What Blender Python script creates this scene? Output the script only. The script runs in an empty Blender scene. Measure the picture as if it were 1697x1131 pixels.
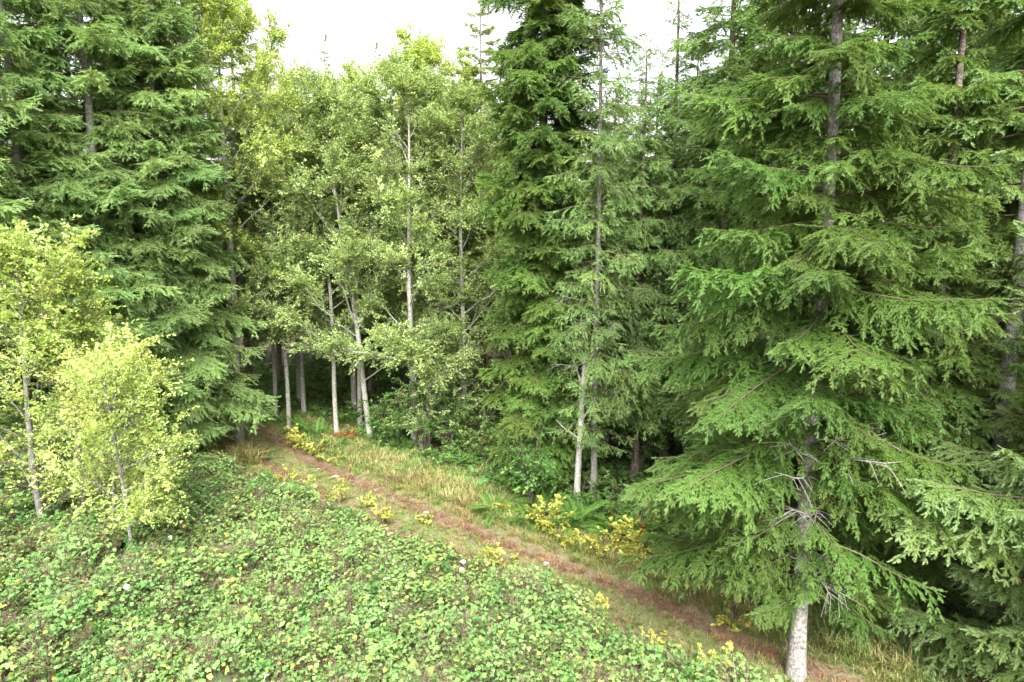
import bpy, math, random
import numpy as np
from mathutils import Vector, noise

R = math.radians
PI = math.pi
C = bpy.context.scene.collection
sc = bpy.context.scene
rng = np.random.default_rng(11)

# ------------------------------------------------------------------ camera, sky, sun, exposure
CAMZ, PITCH, F = 8.5, R(8.0), 1131.0
cam = bpy.data.cameras.new('camera')
cam.lens, cam.sensor_width = 24.0, 36.0
cam.clip_start, cam.clip_end = 0.1, 2000
camo = bpy.data.objects.new('camera', cam)
C.objects.link(camo)
camo.location = (0, 0, CAMZ)
camo.rotation_euler = (PI / 2 - PITCH, 0, 0)
sc.camera = camo

SUN_EL, SUN_AZ = R(46), R(178)          # azimuth clockwise from +Y: straight behind the camera
w = bpy.data.worlds.new('World')
sc.world = w
w.use_nodes = True
nt = w.node_tree
nt.nodes.clear()
sky = nt.nodes.new('ShaderNodeTexSky')
sky.sky_type = 'NISHITA'
sky.sun_disc = False
sky.sun_elevation = SUN_EL
sky.sun_rotation = SUN_AZ
sky.air_density, sky.dust_density, sky.ozone_density = 1.0, 6.0, 1.0
hs = nt.nodes.new('ShaderNodeHueSaturation')
hs.inputs['Saturation'].default_value = 0.14      # cloud cover takes the blue out of the sky
bg = nt.nodes.new('ShaderNodeBackground')
bg.inputs['Strength'].default_value = 0.15
wo = nt.nodes.new('ShaderNodeOutputWorld')
nt.links.new(sky.outputs[0], hs.inputs['Color'])
nt.links.new(hs.outputs[0], bg.inputs[0])
nt.links.new(bg.outputs[0], wo.inputs[0])

sun = bpy.data.lights.new('sun', 'SUN')
sun.energy, sun.angle, sun.color = 1.5, R(30), (1, 0.96, 0.9)
suno = bpy.data.objects.new('sun', sun)
C.objects.link(suno)
sd = Vector((math.sin(SUN_AZ) * math.cos(SUN_EL), math.cos(SUN_AZ) * math.cos(SUN_EL), math.sin(SUN_EL)))
suno.rotation_euler = sd.to_track_quat('Z', 'Y').to_euler()
suno.location = (0, 0, 40)

sc.view_settings.view_transform = 'Standard'
sc.view_settings.look = 'None'
sc.view_settings.gamma = 1
sc.view_settings.exposure = 2.15
sc.view_settings.use_curve_mapping = False
sc.cycles.max_bounces = 8
sc.cycles.diffuse_bounces = 7
sc.cycles.glossy_bounces = 1
sc.cycles.transmission_bounces = 7
sc.cycles.transparent_max_bounces = 4
sc.cycles.use_denoising = True
sc.cycles.denoiser = 'OPENIMAGEDENOISE'
sc.cycles.denoising_input_passes = 'RGB_ALBEDO_NORMAL'
sc.cycles.denoising_prefilter = 'NONE'

# ------------------------------------------------------------------ pixel <-> place
cp, sp = math.cos(PITCH), math.sin(PITCH)


def ray(px, py):
    a, b = (px - 848.5) / F, -(py - 565.5) / F
    return np.array([a, cp + b * sp, -sp + b * cp])


def at(px, py, z=0.0):
    d = ray(px, py)
    t = (z - CAMZ) / d[2]
    return d[0] * t, d[1] * t


def atY(px, py, Y):
    d = ray(px, py)
    t = Y / d[1]
    return d[0] * t, CAMZ + d[2] * t


def gz(x, y):
    return 0.10 * np.sin(x * 0.31 + 1.3) * np.cos(y * 0.27) + 0.05 * np.sin(x * 0.9 + y * 0.7) + 0.03 * np.cos(y * 1.4 - x * 0.6)


# the middle line of the track, from under the firs to the near right corner
PIX = [(398, 716), (470, 762), (560, 806), (650, 852), (760, 902), (890, 955), (1010, 1003), (1145, 1068), (1280, 1130)]
PATH = [at(*p) for p in PIX]
dx, dy = PATH[0][0] - PATH[1][0], PATH[0][1] - PATH[1][1]
PATH = [(PATH[0][0] + dx * 5 - 6, PATH[0][1] + dy * 5 - 1.5), (PATH[0][0] + dx * 2 - 1, PATH[0][1] + dy * 2)] + PATH
dx, dy = PATH[-1][0] - PATH[-2][0], PATH[-1][1] - PATH[-2][1]
PATH += [(PATH[-1][0] + dx * 2, PATH[-1][1] + dy * 2), (PATH[-1][0] + dx * 8, PATH[-1][1] + dy * 7)]
PATH = np.array(PATH)
for _ in range(3):                         # round the corners
    q = [PATH[0]]
    for a, b in zip(PATH[:-1], PATH[1:]):
        q += [a * .75 + b * .25, a * .25 + b * .75]
    PATH = np.array(q + [PATH[-1]])
SEG = PATH[1:] - PATH[:-1]
SL = np.hypot(SEG[:, 0], SEG[:, 1])
CUM = np.concatenate([[0], np.cumsum(SL)])


def path_dist(P):
    """signed distance from the middle of the track; positive towards the forest (far side)"""
    P = np.asarray(P, float)
    best = np.full(len(P), 1e9)
    sgn = np.zeros(len(P))
    for a, s, l in zip(PATH[:-1], SEG, SL):
        v = P - a
        t = np.clip((v @ s) / (l * l), 0, 1)
        d = v - t[:, None] * s
        dd = np.hypot(d[:, 0], d[:, 1])
        m = dd < best
        cr = s[0] * v[:, 1] - s[1] * v[:, 0]
        best = np.where(m, dd, best)
        sgn = np.where(m, np.sign(cr), sgn)
    return best * sgn


# ------------------------------------------------------------------ materials
def mat_new(name):
    m = bpy.data.materials.new(name)
    m.use_nodes = True
    t = m.node_tree
    t.nodes.clear()
    out = t.nodes.new('ShaderNodeOutputMaterial')
    return m, t, out


def N(t, typ, **kw):
    n = t.nodes.new(typ)
    for k, v in kw.items():
        setattr(n, k, v)
    return n


def mixc(t, fac, a, b, typ='MIX'):
    n = t.nodes.new('ShaderNodeMix')
    n.data_type = 'RGBA'
    n.blend_type = typ
    if isinstance(fac, (int, float)):
        n.inputs[0].default_value = fac
    else:
        t.links.new(fac, n.inputs[0])
    for i, v in ((6, a), (7, b)):
        if isinstance(v, tuple):
            n.inputs[i].default_value = (*v, 1)
        else:
            t.links.new(v, n.inputs[i])
    return n.outputs[2]


def ramp(t, src, stops):
    n = t.nodes.new('ShaderNodeValToRGB')
    el = n.color_ramp.elements
    while len(el) > 1:
        el.remove(el[-1])
    el[0].position, el[0].color = stops[0][0], (*stops[0][1], 1)
    for p, c in stops[1:]:
        e = el.new(p)
        e.color = (*c, 1)
    t.links.new(src, n.inputs[0])
    return n.outputs[0]


def leaf_mat(name, inner, mid, tip, wood, trans=0.48, var=0.12, rough=0.55, odd=None, hv=0.02):
    """colour read from the mesh attribute 'tone' (0 old .. 1 new growth, negative = wood), varied per instance and per tree"""
    m, t, out = mat_new(name)
    at_ = N(t, 'ShaderNodeAttribute', attribute_name='tone')
    c = ramp(t, at_.outputs['Fac'], [(0.0, wood), (0.08, wood), (0.10, inner), (0.55, mid), (1.0, tip)])
    c.node.color_ramp.interpolation = 'LINEAR'
    oi = N(t, 'ShaderNodeObjectInfo')
    ti = N(t, 'ShaderNodeAttribute', attribute_name='tint', attribute_type='INSTANCER')
    if odd is not None:
        thr = N(t, 'ShaderNodeMath', operation='GREATER_THAN')
        thr.inputs[1].default_value = 0.991
        od = N(t, 'ShaderNodeAttribute', attribute_name='rnd')
        t.links.new(od.outputs['Fac'], thr.inputs[0])
        c = mixc(t, thr.outputs[0], c, odd)
    hsv = N(t, 'ShaderNodeHueSaturation')
    mr = N(t, 'ShaderNodeMapRange')
    mr.inputs['To Min'].default_value, mr.inputs['To Max'].default_value = 1 - var * 2, 1 + var * 2
    t.links.new(oi.outputs['Random'], mr.inputs['Value'])
    mt = N(t, 'ShaderNodeMath', operation='MULTIPLY_ADD')      # tint -1..1 shifts the hue
    mt.inputs[1].default_value, mt.inputs[2].default_value = hv, 0.5
    t.links.new(ti.outputs['Fac'], mt.inputs[0])
    t.links.new(mt.outputs[0], hsv.inputs['Hue'])
    t.links.new(mr.outputs[0], hsv.inputs['Value'])
    t.links.new(c, hsv.inputs['Color'])
    p = N(t, 'ShaderNodeBsdfPrincipled')
    p.inputs['Roughness'].default_value = rough
    p.inputs['Specular IOR Level'].default_value = 0.2
    t.links.new(hsv.outputs[0], p.inputs['Base Color'])
    tr = N(t, 'ShaderNodeBsdfTranslucent')
    tc = mixc(t, 1.0, hsv.outputs[0], (1.15, 1.1, 0.5), 'MULTIPLY')
    t.links.new(tc, tr.inputs[0])
    mx = N(t, 'ShaderNodeMixShader')
    mx.inputs[0].default_value = trans
    t.links.new(p.outputs[0], mx.inputs[1])
    t.links.new(tr.outputs[0], mx.inputs[2])
    t.links.new(mx.outputs[0], out.inputs[0])
    return m


def bark_mat(name, dark, pale, scale=5.0, patch=0.5, stretch=0.35, moss=None):
    m, t, out = mat_new(name)
    tc = N(t, 'ShaderNodeTexCoord')
    mp = N(t, 'ShaderNodeMapping')
    mp.inputs['Scale'].default_value = (1, 1, stretch)
    t.links.new(tc.outputs['Object'], mp.inputs[0])
    n1 = N(t, 'ShaderNodeTexNoise')
    n1.inputs['Scale'].default_value, n1.inputs['Detail'].default_value = scale, 6
    n1.inputs['Roughness'].default_value = 0.7
    n2 = N(t, 'ShaderNodeTexNoise')
    n2.inputs['Scale'].default_value, n2.inputs['Detail'].default_value = scale * 7, 4
    mp2 = N(t, 'ShaderNodeMapping')
    mp2.inputs['Scale'].default_value = (1, 1, 2.2)
    t.links.new(tc.outputs['Object'], mp2.inputs[0])
    t.links.new(mp2.outputs[0], n1.inputs[0])
    t.links.new(mp.outputs[0], n2.inputs[0])
    c = ramp(t, n1.outputs[0], [(patch - 0.14, dark), (patch + 0.06, pale)])
    c2 = ramp(t, n2.outputs[0], [(0.35, (0.45, 0.42, 0.4)), (0.6, (1, 1, 1))])
    c = mixc(t, 1.0, c, c2, 'MULTIPLY')
    if moss is not None:
        n3 = N(t, 'ShaderNodeTexNoise')
        n3.inputs['Scale'].default_value = 1.7
        n3.inputs['Detail'].default_value = 5
        t.links.new(tc.outputs['Object'], n3.inputs[0])
        f = ramp(t, n3.outputs[0], [(0.52, (0, 0, 0)), (0.66, (.8, .8, .8))])
        c = mixc(t, f, c, moss)
    p = N(t, 'ShaderNodeBsdfPrincipled')
    p.inputs['Roughness'].default_value = 0.9
    bp = N(t, 'ShaderNodeBump')
    bp.inputs['Strength'].default_value, bp.inputs['Distance'].default_value = 0.8, 0.03
    t.links.new(n2.outputs[0], bp.inputs['Height'])
    t.links.new(bp.outputs[0], p.inputs['Normal'])
    t.links.new(c, p.inputs['Base Color'])
    t.links.new(p.outputs[0], out.inputs[0])
    return m


M = {}
M['fir'] = leaf_mat('fir_needles', (0.072, 0.135, 0.024), (0.103, 0.183, 0.034), (0.155, 0.245, 0.074), (0.18, 0.14, 0.10), odd=(0.17, 0.13, 0.05))
M['bluefir'] = leaf_mat('blue_green_fir_needles', (0.100, 0.175, 0.034), (0.145, 0.235, 0.060), (0.215, 0.325, 0.14), (0.18, 0.14, 0.10), odd=(0.16, 0.13, 0.05))
M['leftfir'] = leaf_mat('lightened_fir_needles', (0.135, 0.220, 0.056), (0.178, 0.283, 0.080), (0.225, 0.34, 0.128), (0.20, 0.16, 0.12), odd=(0.17, 0.13, 0.05), trans=.45)  # fir needles again, colour lightened to offset the shade within these crowns
M['spruce'] = leaf_mat('bright_spruce_needles', (0.065, 0.125, 0.022), (0.095, 0.170, 0.032), (0.15, 0.25, 0.062), (0.15, 0.10, 0.06), odd=(0.13, 0.13, 0.04))
M['farfir'] = leaf_mat('lightened_far_fir_needles', (0.135, 0.205, 0.050), (0.190, 0.275, 0.072), (0.245, 0.34, 0.12), (0.10, 0.08, 0.055))  # missing light at the back of the forest is put into this paler colour
M['alder'] = leaf_mat('alder_leaves', (0.21, 0.315, 0.10), (0.30, 0.41, 0.14), (0.39, 0.49, 0.20), (0.17, 0.16, 0.13), trans=0.38, var=0.16, odd=(0.34, 0.30, 0.05))
M['yellow'] = leaf_mat('yellow_green_leaves', (0.27, 0.40, 0.10), (0.38, 0.50, 0.14), (0.48, 0.56, 0.18), (0.22, 0.19, 0.15), trans=0.4, var=0.10, odd=(0.55, 0.42, 0.05))
M['highyellow'] = leaf_mat('high_yellow_leaves', (0.27, 0.39, 0.10), (0.39, 0.50, 0.135), (0.50, 0.58, 0.185), (0.22, 0.19, 0.15), trans=0.45, var=0.10)
M['shrub'] = leaf_mat('shrub_leaves', (0.06, 0.13, 0.03), (0.10, 0.20, 0.045), (0.17, 0.29, 0.08), (0.12, 0.09, 0.06), trans=0.35, var=0.16, odd=(0.35, 0.28, 0.04))
M['gold'] = leaf_mat('golden_leaves', (0.15, 0.23, 0.045), (0.38, 0.39, 0.07), (0.60, 0.54, 0.14), (0.18, 0.12, 0.07), trans=0.35, var=0.12, odd=(0.45, 0.20, 0.05))
M['rust'] = leaf_mat('rusty_leaves', (0.20, 0.08, 0.03), (0.28, 0.12, 0.04), (0.36, 0.18, 0.05), (0.12, 0.08, 0.05), trans=0.3)
M['bramble'] = leaf_mat('bramble_leaves', (0.105, 0.19, 0.048), (0.160, 0.27, 0.076), (0.225, 0.34, 0.112), (0.15, 0.10, 0.07), trans=0.28, var=0.14, odd=(0.40, 0.36, 0.08), hv=0.022)
M['stalk'] = leaf_mat('dead_flower_stalks', (0.15, 0.095, 0.07), (0.22, 0.15, 0.11), (0.30, 0.23, 0.17), (0.13, 0.085, 0.06), trans=0.1, var=0.15)
M['grass'] = leaf_mat('track_grass', (0.11, 0.17, 0.04), (0.18, 0.25, 0.06), (0.30, 0.33, 0.12), (0.12, 0.08, 0.05), trans=0.3, var=0.15, hv=0.05)
M['straw'] = leaf_mat('dry_grass', (0.17, 0.17, 0.06), (0.27, 0.25, 0.095), (0.42, 0.37, 0.18), (0.12, 0.08, 0.05), trans=0.25, var=0.15, hv=0.04)
M['litter'] = leaf_mat('fallen_needles', (0.13, 0.075, 0.045), (0.22, 0.13, 0.08), (0.36, 0.26, 0.16), (0.12, 0.08, 0.05), trans=0.1, var=0.15, hv=0.02)
M['fern'] = leaf_mat('fern_fronds', (0.06, 0.12, 0.025), (0.09, 0.19, 0.035), (0.15, 0.27, 0.06), (0.10, 0.07, 0.03), trans=0.3, var=0.12)
M['white'] = leaf_mat('white_petals', (0.75, 0.75, 0.70), (0.8, 0.8, 0.76), (0.82, 0.82, 0.78), (0.1, 0.16, 0.05), trans=0.2, var=0.02)
M['firbark'] = bark_mat('fir_bark', (0.10, 0.09, 0.08), (0.33, 0.315, 0.295), 7, 0.48)
M['brownbark'] = bark_mat('brown_bark', (0.10, 0.07, 0.055), (0.27, 0.22, 0.19), 6, 0.55, moss=(0.10, 0.13, 0.05))
M['greybark'] = bark_mat('grey_bark', (0.10, 0.09, 0.08), (0.25, 0.235, 0.22), 6, 0.5, moss=(0.11, 0.12, 0.06))
M['alderbark'] = bark_mat('alder_bark', (0.13, 0.12, 0.09), (0.38, 0.37, 0.33), 5, 0.42, moss=(0.17, 0.19, 0.09))
M['deadwood'] = bark_mat('dead_wood', (0.20, 0.18, 0.16), (0.42, 0.40, 0.37), 9, 0.45)


def ground_mat():
    m, t, out = mat_new('forest_floor')
    g = N(t, 'ShaderNodeNewGeometry')
    n1 = N(t, 'ShaderNodeTexNoise')
    n1.inputs['Scale'].default_value, n1.inputs['Detail'].default_value = 0.7, 8
    n2 = N(t, 'ShaderNodeTexNoise')
    n2.inputs['Scale'].default_value, n2.inputs['Detail'].default_value = 14, 6
    t.links.new(g.outputs['Position'], n1.inputs[0])
    t.links.new(g.outputs['Position'], n2.inputs[0])
    c1 = ramp(t, n1.outputs[0], [(0.35, (0.06, 0.04, 0.025)), (0.5, (0.10, 0.065, 0.04)), (0.62, (0.05, 0.065, 0.022))])
    c2 = ramp(t, n2.outputs[0], [(0.3, (0.5, 0.5, 0.5)), (0.7, (1.3, 1.25, 1.15))])
    c = mixc(t, 1.0, c1, c2, 'MULTIPLY')
    p = N(t, 'ShaderNodeBsdfPrincipled')
    p.inputs['Roughness'].default_value = 0.95
    bp = N(t, 'ShaderNodeBump')
    bp.inputs['Strength'].default_value, bp.inputs['Distance'].default_value = 1, 0.05
    t.links.new(n2.outputs[0], bp.inputs['Height'])
    t.links.new(bp.outputs[0], p.inputs['Normal'])
    t.links.new(c, p.inputs['Base Color'])
    t.links.new(p.outputs[0], out.inputs[0])
    return m


def path_mat():
    """reddish needle litter over dirt in the wheel ruts, thin straw and moss between and beside them ('rut' is worn into the mesh)"""
    m, t, out = mat_new('dirt_track')
    g = N(t, 'ShaderNodeNewGeometry')
    ru = N(t, 'ShaderNodeAttribute', attribute_name='rut')
    n1 = N(t, 'ShaderNodeTexNoise')
    n1.inputs['Scale'].default_value, n1.inputs['Detail'].default_value = 1.1, 7
    n2 = N(t, 'ShaderNodeTexNoise')
    n2.inputs['Scale'].default_value, n2.inputs['Detail'].default_value = 22, 6
    n2.inputs['Roughness'].default_value = 0.75
    t.links.new(g.outputs['Position'], n1.inputs[0])
    t.links.new(g.outputs['Position'], n2.inputs[0])
    dirt = ramp(t, n1.outputs[0], [(0.38, (0.11, 0.062, 0.038)), (0.5, (0.14, 0.088, 0.056)), (0.62, (0.165, 0.122, 0.088))])
    turf = ramp(t, n1.outputs[0], [(0.38, (0.18, 0.16, 0.075)), (0.6, (0.12, 0.15, 0.05))])
    ad = N(t, 'ShaderNodeMath', operation='MULTIPLY_ADD')
    ad.inputs[1].default_value, ad.inputs[2].default_value = 0.9, -0.42
    t.links.new(n2.outputs[0], ad.inputs[0])
    a2 = N(t, 'ShaderNodeMath', operation='ADD', use_clamp=True)
    t.links.new(ad.outputs[0], a2.inputs[0])
    t.links.new(ru.outputs['Fac'], a2.inputs[1])
    c = mixc(t, a2.outputs[0], turf, dirt)
    c2 = ramp(t, n2.outputs[0], [(0.3, (0.35, 0.33, 0.31)), (0.5, (0.95, 0.95, 0.95)), (0.70, (1.7, 1.6, 1.45))])
    c = mixc(t, 1.0, c, c2, 'MULTIPLY')
    p = N(t, 'ShaderNodeBsdfPrincipled')
    p.inputs['Roughness'].default_value = 0.95
    bp = N(t, 'ShaderNodeBump')
    bp.inputs['Strength'].default_value, bp.inputs['Distance'].default_value = 1, 0.03
    t.links.new(n2.outputs[0], bp.inputs['Height'])
    t.links.new(bp.outputs[0], p.inputs['Normal'])
    t.links.new(c, p.inputs['Base Color'])
    t.links.new(p.outputs[0], out.inputs[0])
    return m


# ------------------------------------------------------------------ mesh helpers
def mesh_obj(name, V, Fc, mat, parent=None, attrs=None, link=True, smooth=False, sizes=None):
    """V (n,3); Fc (k,3) or (k,4) or list of such arrays; attrs: name -> per-vertex floats"""
    me = bpy.data.meshes.new(name)
    V = np.asarray(V, np.float32).reshape(-1, 3)
    if not isinstance(Fc, list):
        Fc = [Fc]
    Fc = [np.asarray(f, np.int32) for f in Fc if f is not None and len(f)]
    me.vertices.add(len(V))
    me.vertices.foreach_set('co', V.ravel())
    if Fc:
        loops = np.concatenate([f.ravel() for f in Fc])
        cnt = np.concatenate([np.full(len(f), f.shape[1]) for f in Fc])
        me.loops.add(len(loops))
        me.loops.foreach_set('vertex_index', loops)
        me.polygons.add(len(cnt))
        st = np.concatenate([[0], np.cumsum(cnt)[:-1]])
        me.polygons.foreach_set('loop_start', st.astype(np.int32))
        me.polygons.foreach_set('loop_total', cnt.astype(np.int32))
        if smooth:
            me.polygons.foreach_set('use_smooth', np.ones(len(cnt), bool))
    for k, a in (attrs or {}).items():
        t = 'FLOAT'
        if np.asarray(a).ndim == 2:
            t = 'FLOAT_VECTOR'
        elif np.asarray(a).dtype.kind == 'i':
            t = 'INT'
        d = me.attributes.new(k, t, 'POINT')
        d.data.foreach_set('vector' if t == 'FLOAT_VECTOR' else 'value', np.ascontiguousarray(a).astype(np.int32 if t == 'INT' else np.float32).ravel())
    if mat is not None:
        me.materials.append(mat)
    me.update(calc_edges=True)
    o = bpy.data.objects.new(name, me)
    if link:
        C.objects.link(o)
    if parent is not None:
        o.parent = parent
    return o


def thing(name, label, cat, loc, group=None, rotz=0.0):
    o = bpy.data.objects.new(name, None)
    o.empty_display_size = 0.3
    C.objects.link(o)
    o.location = loc
    o.rotation_euler = (0, 0, rotz)
    o['label'] = label
    o['category'] = cat
    if group:
        o['group'] = group
    return o


class Buf:
    """collects pieces into one mesh"""
    def __init__(s):
        s.V, s.T, s.Q, s.tone, s.rnd, s.n = [], [], [], [], [], 0

    def add(s, V, T=None, Q=None, tone=0.5, rnd=None):
        V = np.asarray(V, float).reshape(-1, 3)
        s.V.append(V)
        if T is not None and len(T):
            s.T.append(np.asarray(T) + s.n)
        if Q is not None and len(Q):
            s.Q.append(np.asarray(Q) + s.n)
        s.tone.append(np.broadcast_to(np.asarray(tone, float), (len(V),)))
        s.rnd.append(np.broadcast_to(np.asarray(0.0 if rnd is None else rnd, float), (len(V),)))
        s.n += len(V)

    def tube(s, pts, rad, seg=6, tone=0.0, wob=0.0, rg=None):
        pts = np.asarray(pts, float)
        n = len(pts)
        rad = np.broadcast_to(np.asarray(rad, float), (n,))
        tan = np.gradient(pts, axis=0)
        tan /= np.linalg.norm(tan, axis=1)[:, None] + 1e-9
        ref = np.array([0.31, 0.95, 0.05]) if abs(tan[:, 2]).mean() > .6 else np.array([0.02, 0.05, 1.0])
        u = np.cross(tan, ref)
        u /= np.linalg.norm(u, axis=1)[:, None] + 1e-9
        v = np.cross(tan, u)
        a = np.arange(seg) * 2 * PI / seg
        rr = rad[:, None] * (1 + (0 if not wob else wob * (rg or rng).standard_normal((n, seg))))
        V = pts[:, None, :] + rr[..., None] * (np.cos(a)[None, :, None] * u[:, None, :] + np.sin(a)[None, :, None] * v[:, None, :])
        i = np.arange(n - 1)[:, None] * seg
        j = np.arange(seg)[None, :]
        j2 = (j + 1) % seg
        Q = np.stack([i + j, i + j2, i + seg + j2, i + seg + j], -1).reshape(-1, 4)
        s.add(V, Q=Q, tone=tone)

    def obj(s, name, mat, parent=None, link=True, smooth=False):
        V = np.concatenate(s.V)
        T = np.concatenate(s.T) if s.T else None
        Q = np.concatenate(s.Q) if s.Q else None
        return mesh_obj(name, V, [f for f in (T, Q) if f is not None], mat, parent,
                        {'tone': np.concatenate(s.tone), 'rnd': np.concatenate(s.rnd)}, link, smooth)


def unit(a):
    a = np.asarray(a, float)
    return a / (np.linalg.norm(a, axis=-1, keepdims=True) + 1e-9)


def stamp(buf, tV, tT, pos, dirs, nrm, length, width, tone0, tone1, rnd):
    """copies of a flat template (x along 0..1, y across -1..1, z lift) into one buffer"""
    k = len(pos)
    if not k:
        return
    d = unit(dirs)
    y = unit(np.cross(nrm, d))
    z = np.cross(d, y)
    L = np.asarray(length)[:, None, None]
    W = np.broadcast_to(np.asarray(width, float), (k,))[:, None, None]
    V = pos[:, None, :] + tV[None, :, 0:1] * L * d[:, None, :] + tV[None, :, 1:2] * W * y[:, None, :] + tV[None, :, 2:3] * W * z[:, None, :]
    T = (tT[None] + (np.arange(k) * len(tV))[:, None, None]).reshape(-1, 3)
    tone = tone0[:, None] + (tone1 - tone0)[:, None] * tV[None, :, 0]
    buf.add(V, T=T, tone=np.clip(tone, 0.12, 1).ravel(), rnd=np.repeat(rnd, len(tV)))


def comb_template(teeth, seed=0, fold=0.45):
    """a needled shoot: rows of slanting teeth either side of the twig"""
    rg = np.random.default_rng(seed)
    V, T = [], []
    for s in (-1, 1):
        for i in range(teeth):
            x = i / teeth
            b = len(V)
            wd = (1.0 if i < teeth - 1 else 0.7) * (0.55 + 0.45 * math.sin(PI * min(1, (i + 1) / teeth * 1.1))) * rg.uniform(.8, 1.1)
            V += [(x, 0.02 * s, 0), (x + 1.15 / teeth, 0.02 * s, 0.0), (min(x + 1.5 / teeth + rg.uniform(-.1, .1) / teeth, 1.04), s * wd, -fold * wd * rg.uniform(.2, 1.3))]
            T.append((b, b + 1, b + 2) if s > 0 else (b, b + 2, b + 1))
    for i in range(teeth):                      # needles standing up along the top
        x = (i + .4) / teeth
        b = len(V)
        V += [(x, 0, 0), (x + 1.0 / teeth, 0, 0), (x + 1.3 / teeth, rg.uniform(-.4, .4), .75 * rg.uniform(.6, 1))]
        T.append((b, b + 1, b + 2))
    return np.array(V), np.array(T)


COMB_HI = comb_template(6, 1)
COMB_MID = comb_template(4, 2)
COMB_LO = comb_template(2, 3)
LEAF = (np.array([(0, 0, 0), (0.28, 0.42, 0.10), (0.65, 0.44, 0.12), (1.0, 0, -0.1), (0.65, -0.44, 0.12), (0.28, -0.42, 0.10), (0.5, 0, -0.05)]),
        np.array([(0, 6, 1), (1, 6, 2), (2, 6, 3), (0, 5, 6), (5, 4, 6), (4, 3, 6)]))
LEAF_LO = (np.array([(0, 0, 0), (0.45, 0.48, 0.10), (1.0, 0, -0.08), (0.45, -0.48, 0.10)]), np.array([(0, 2, 1), (0, 3, 2)]))


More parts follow.
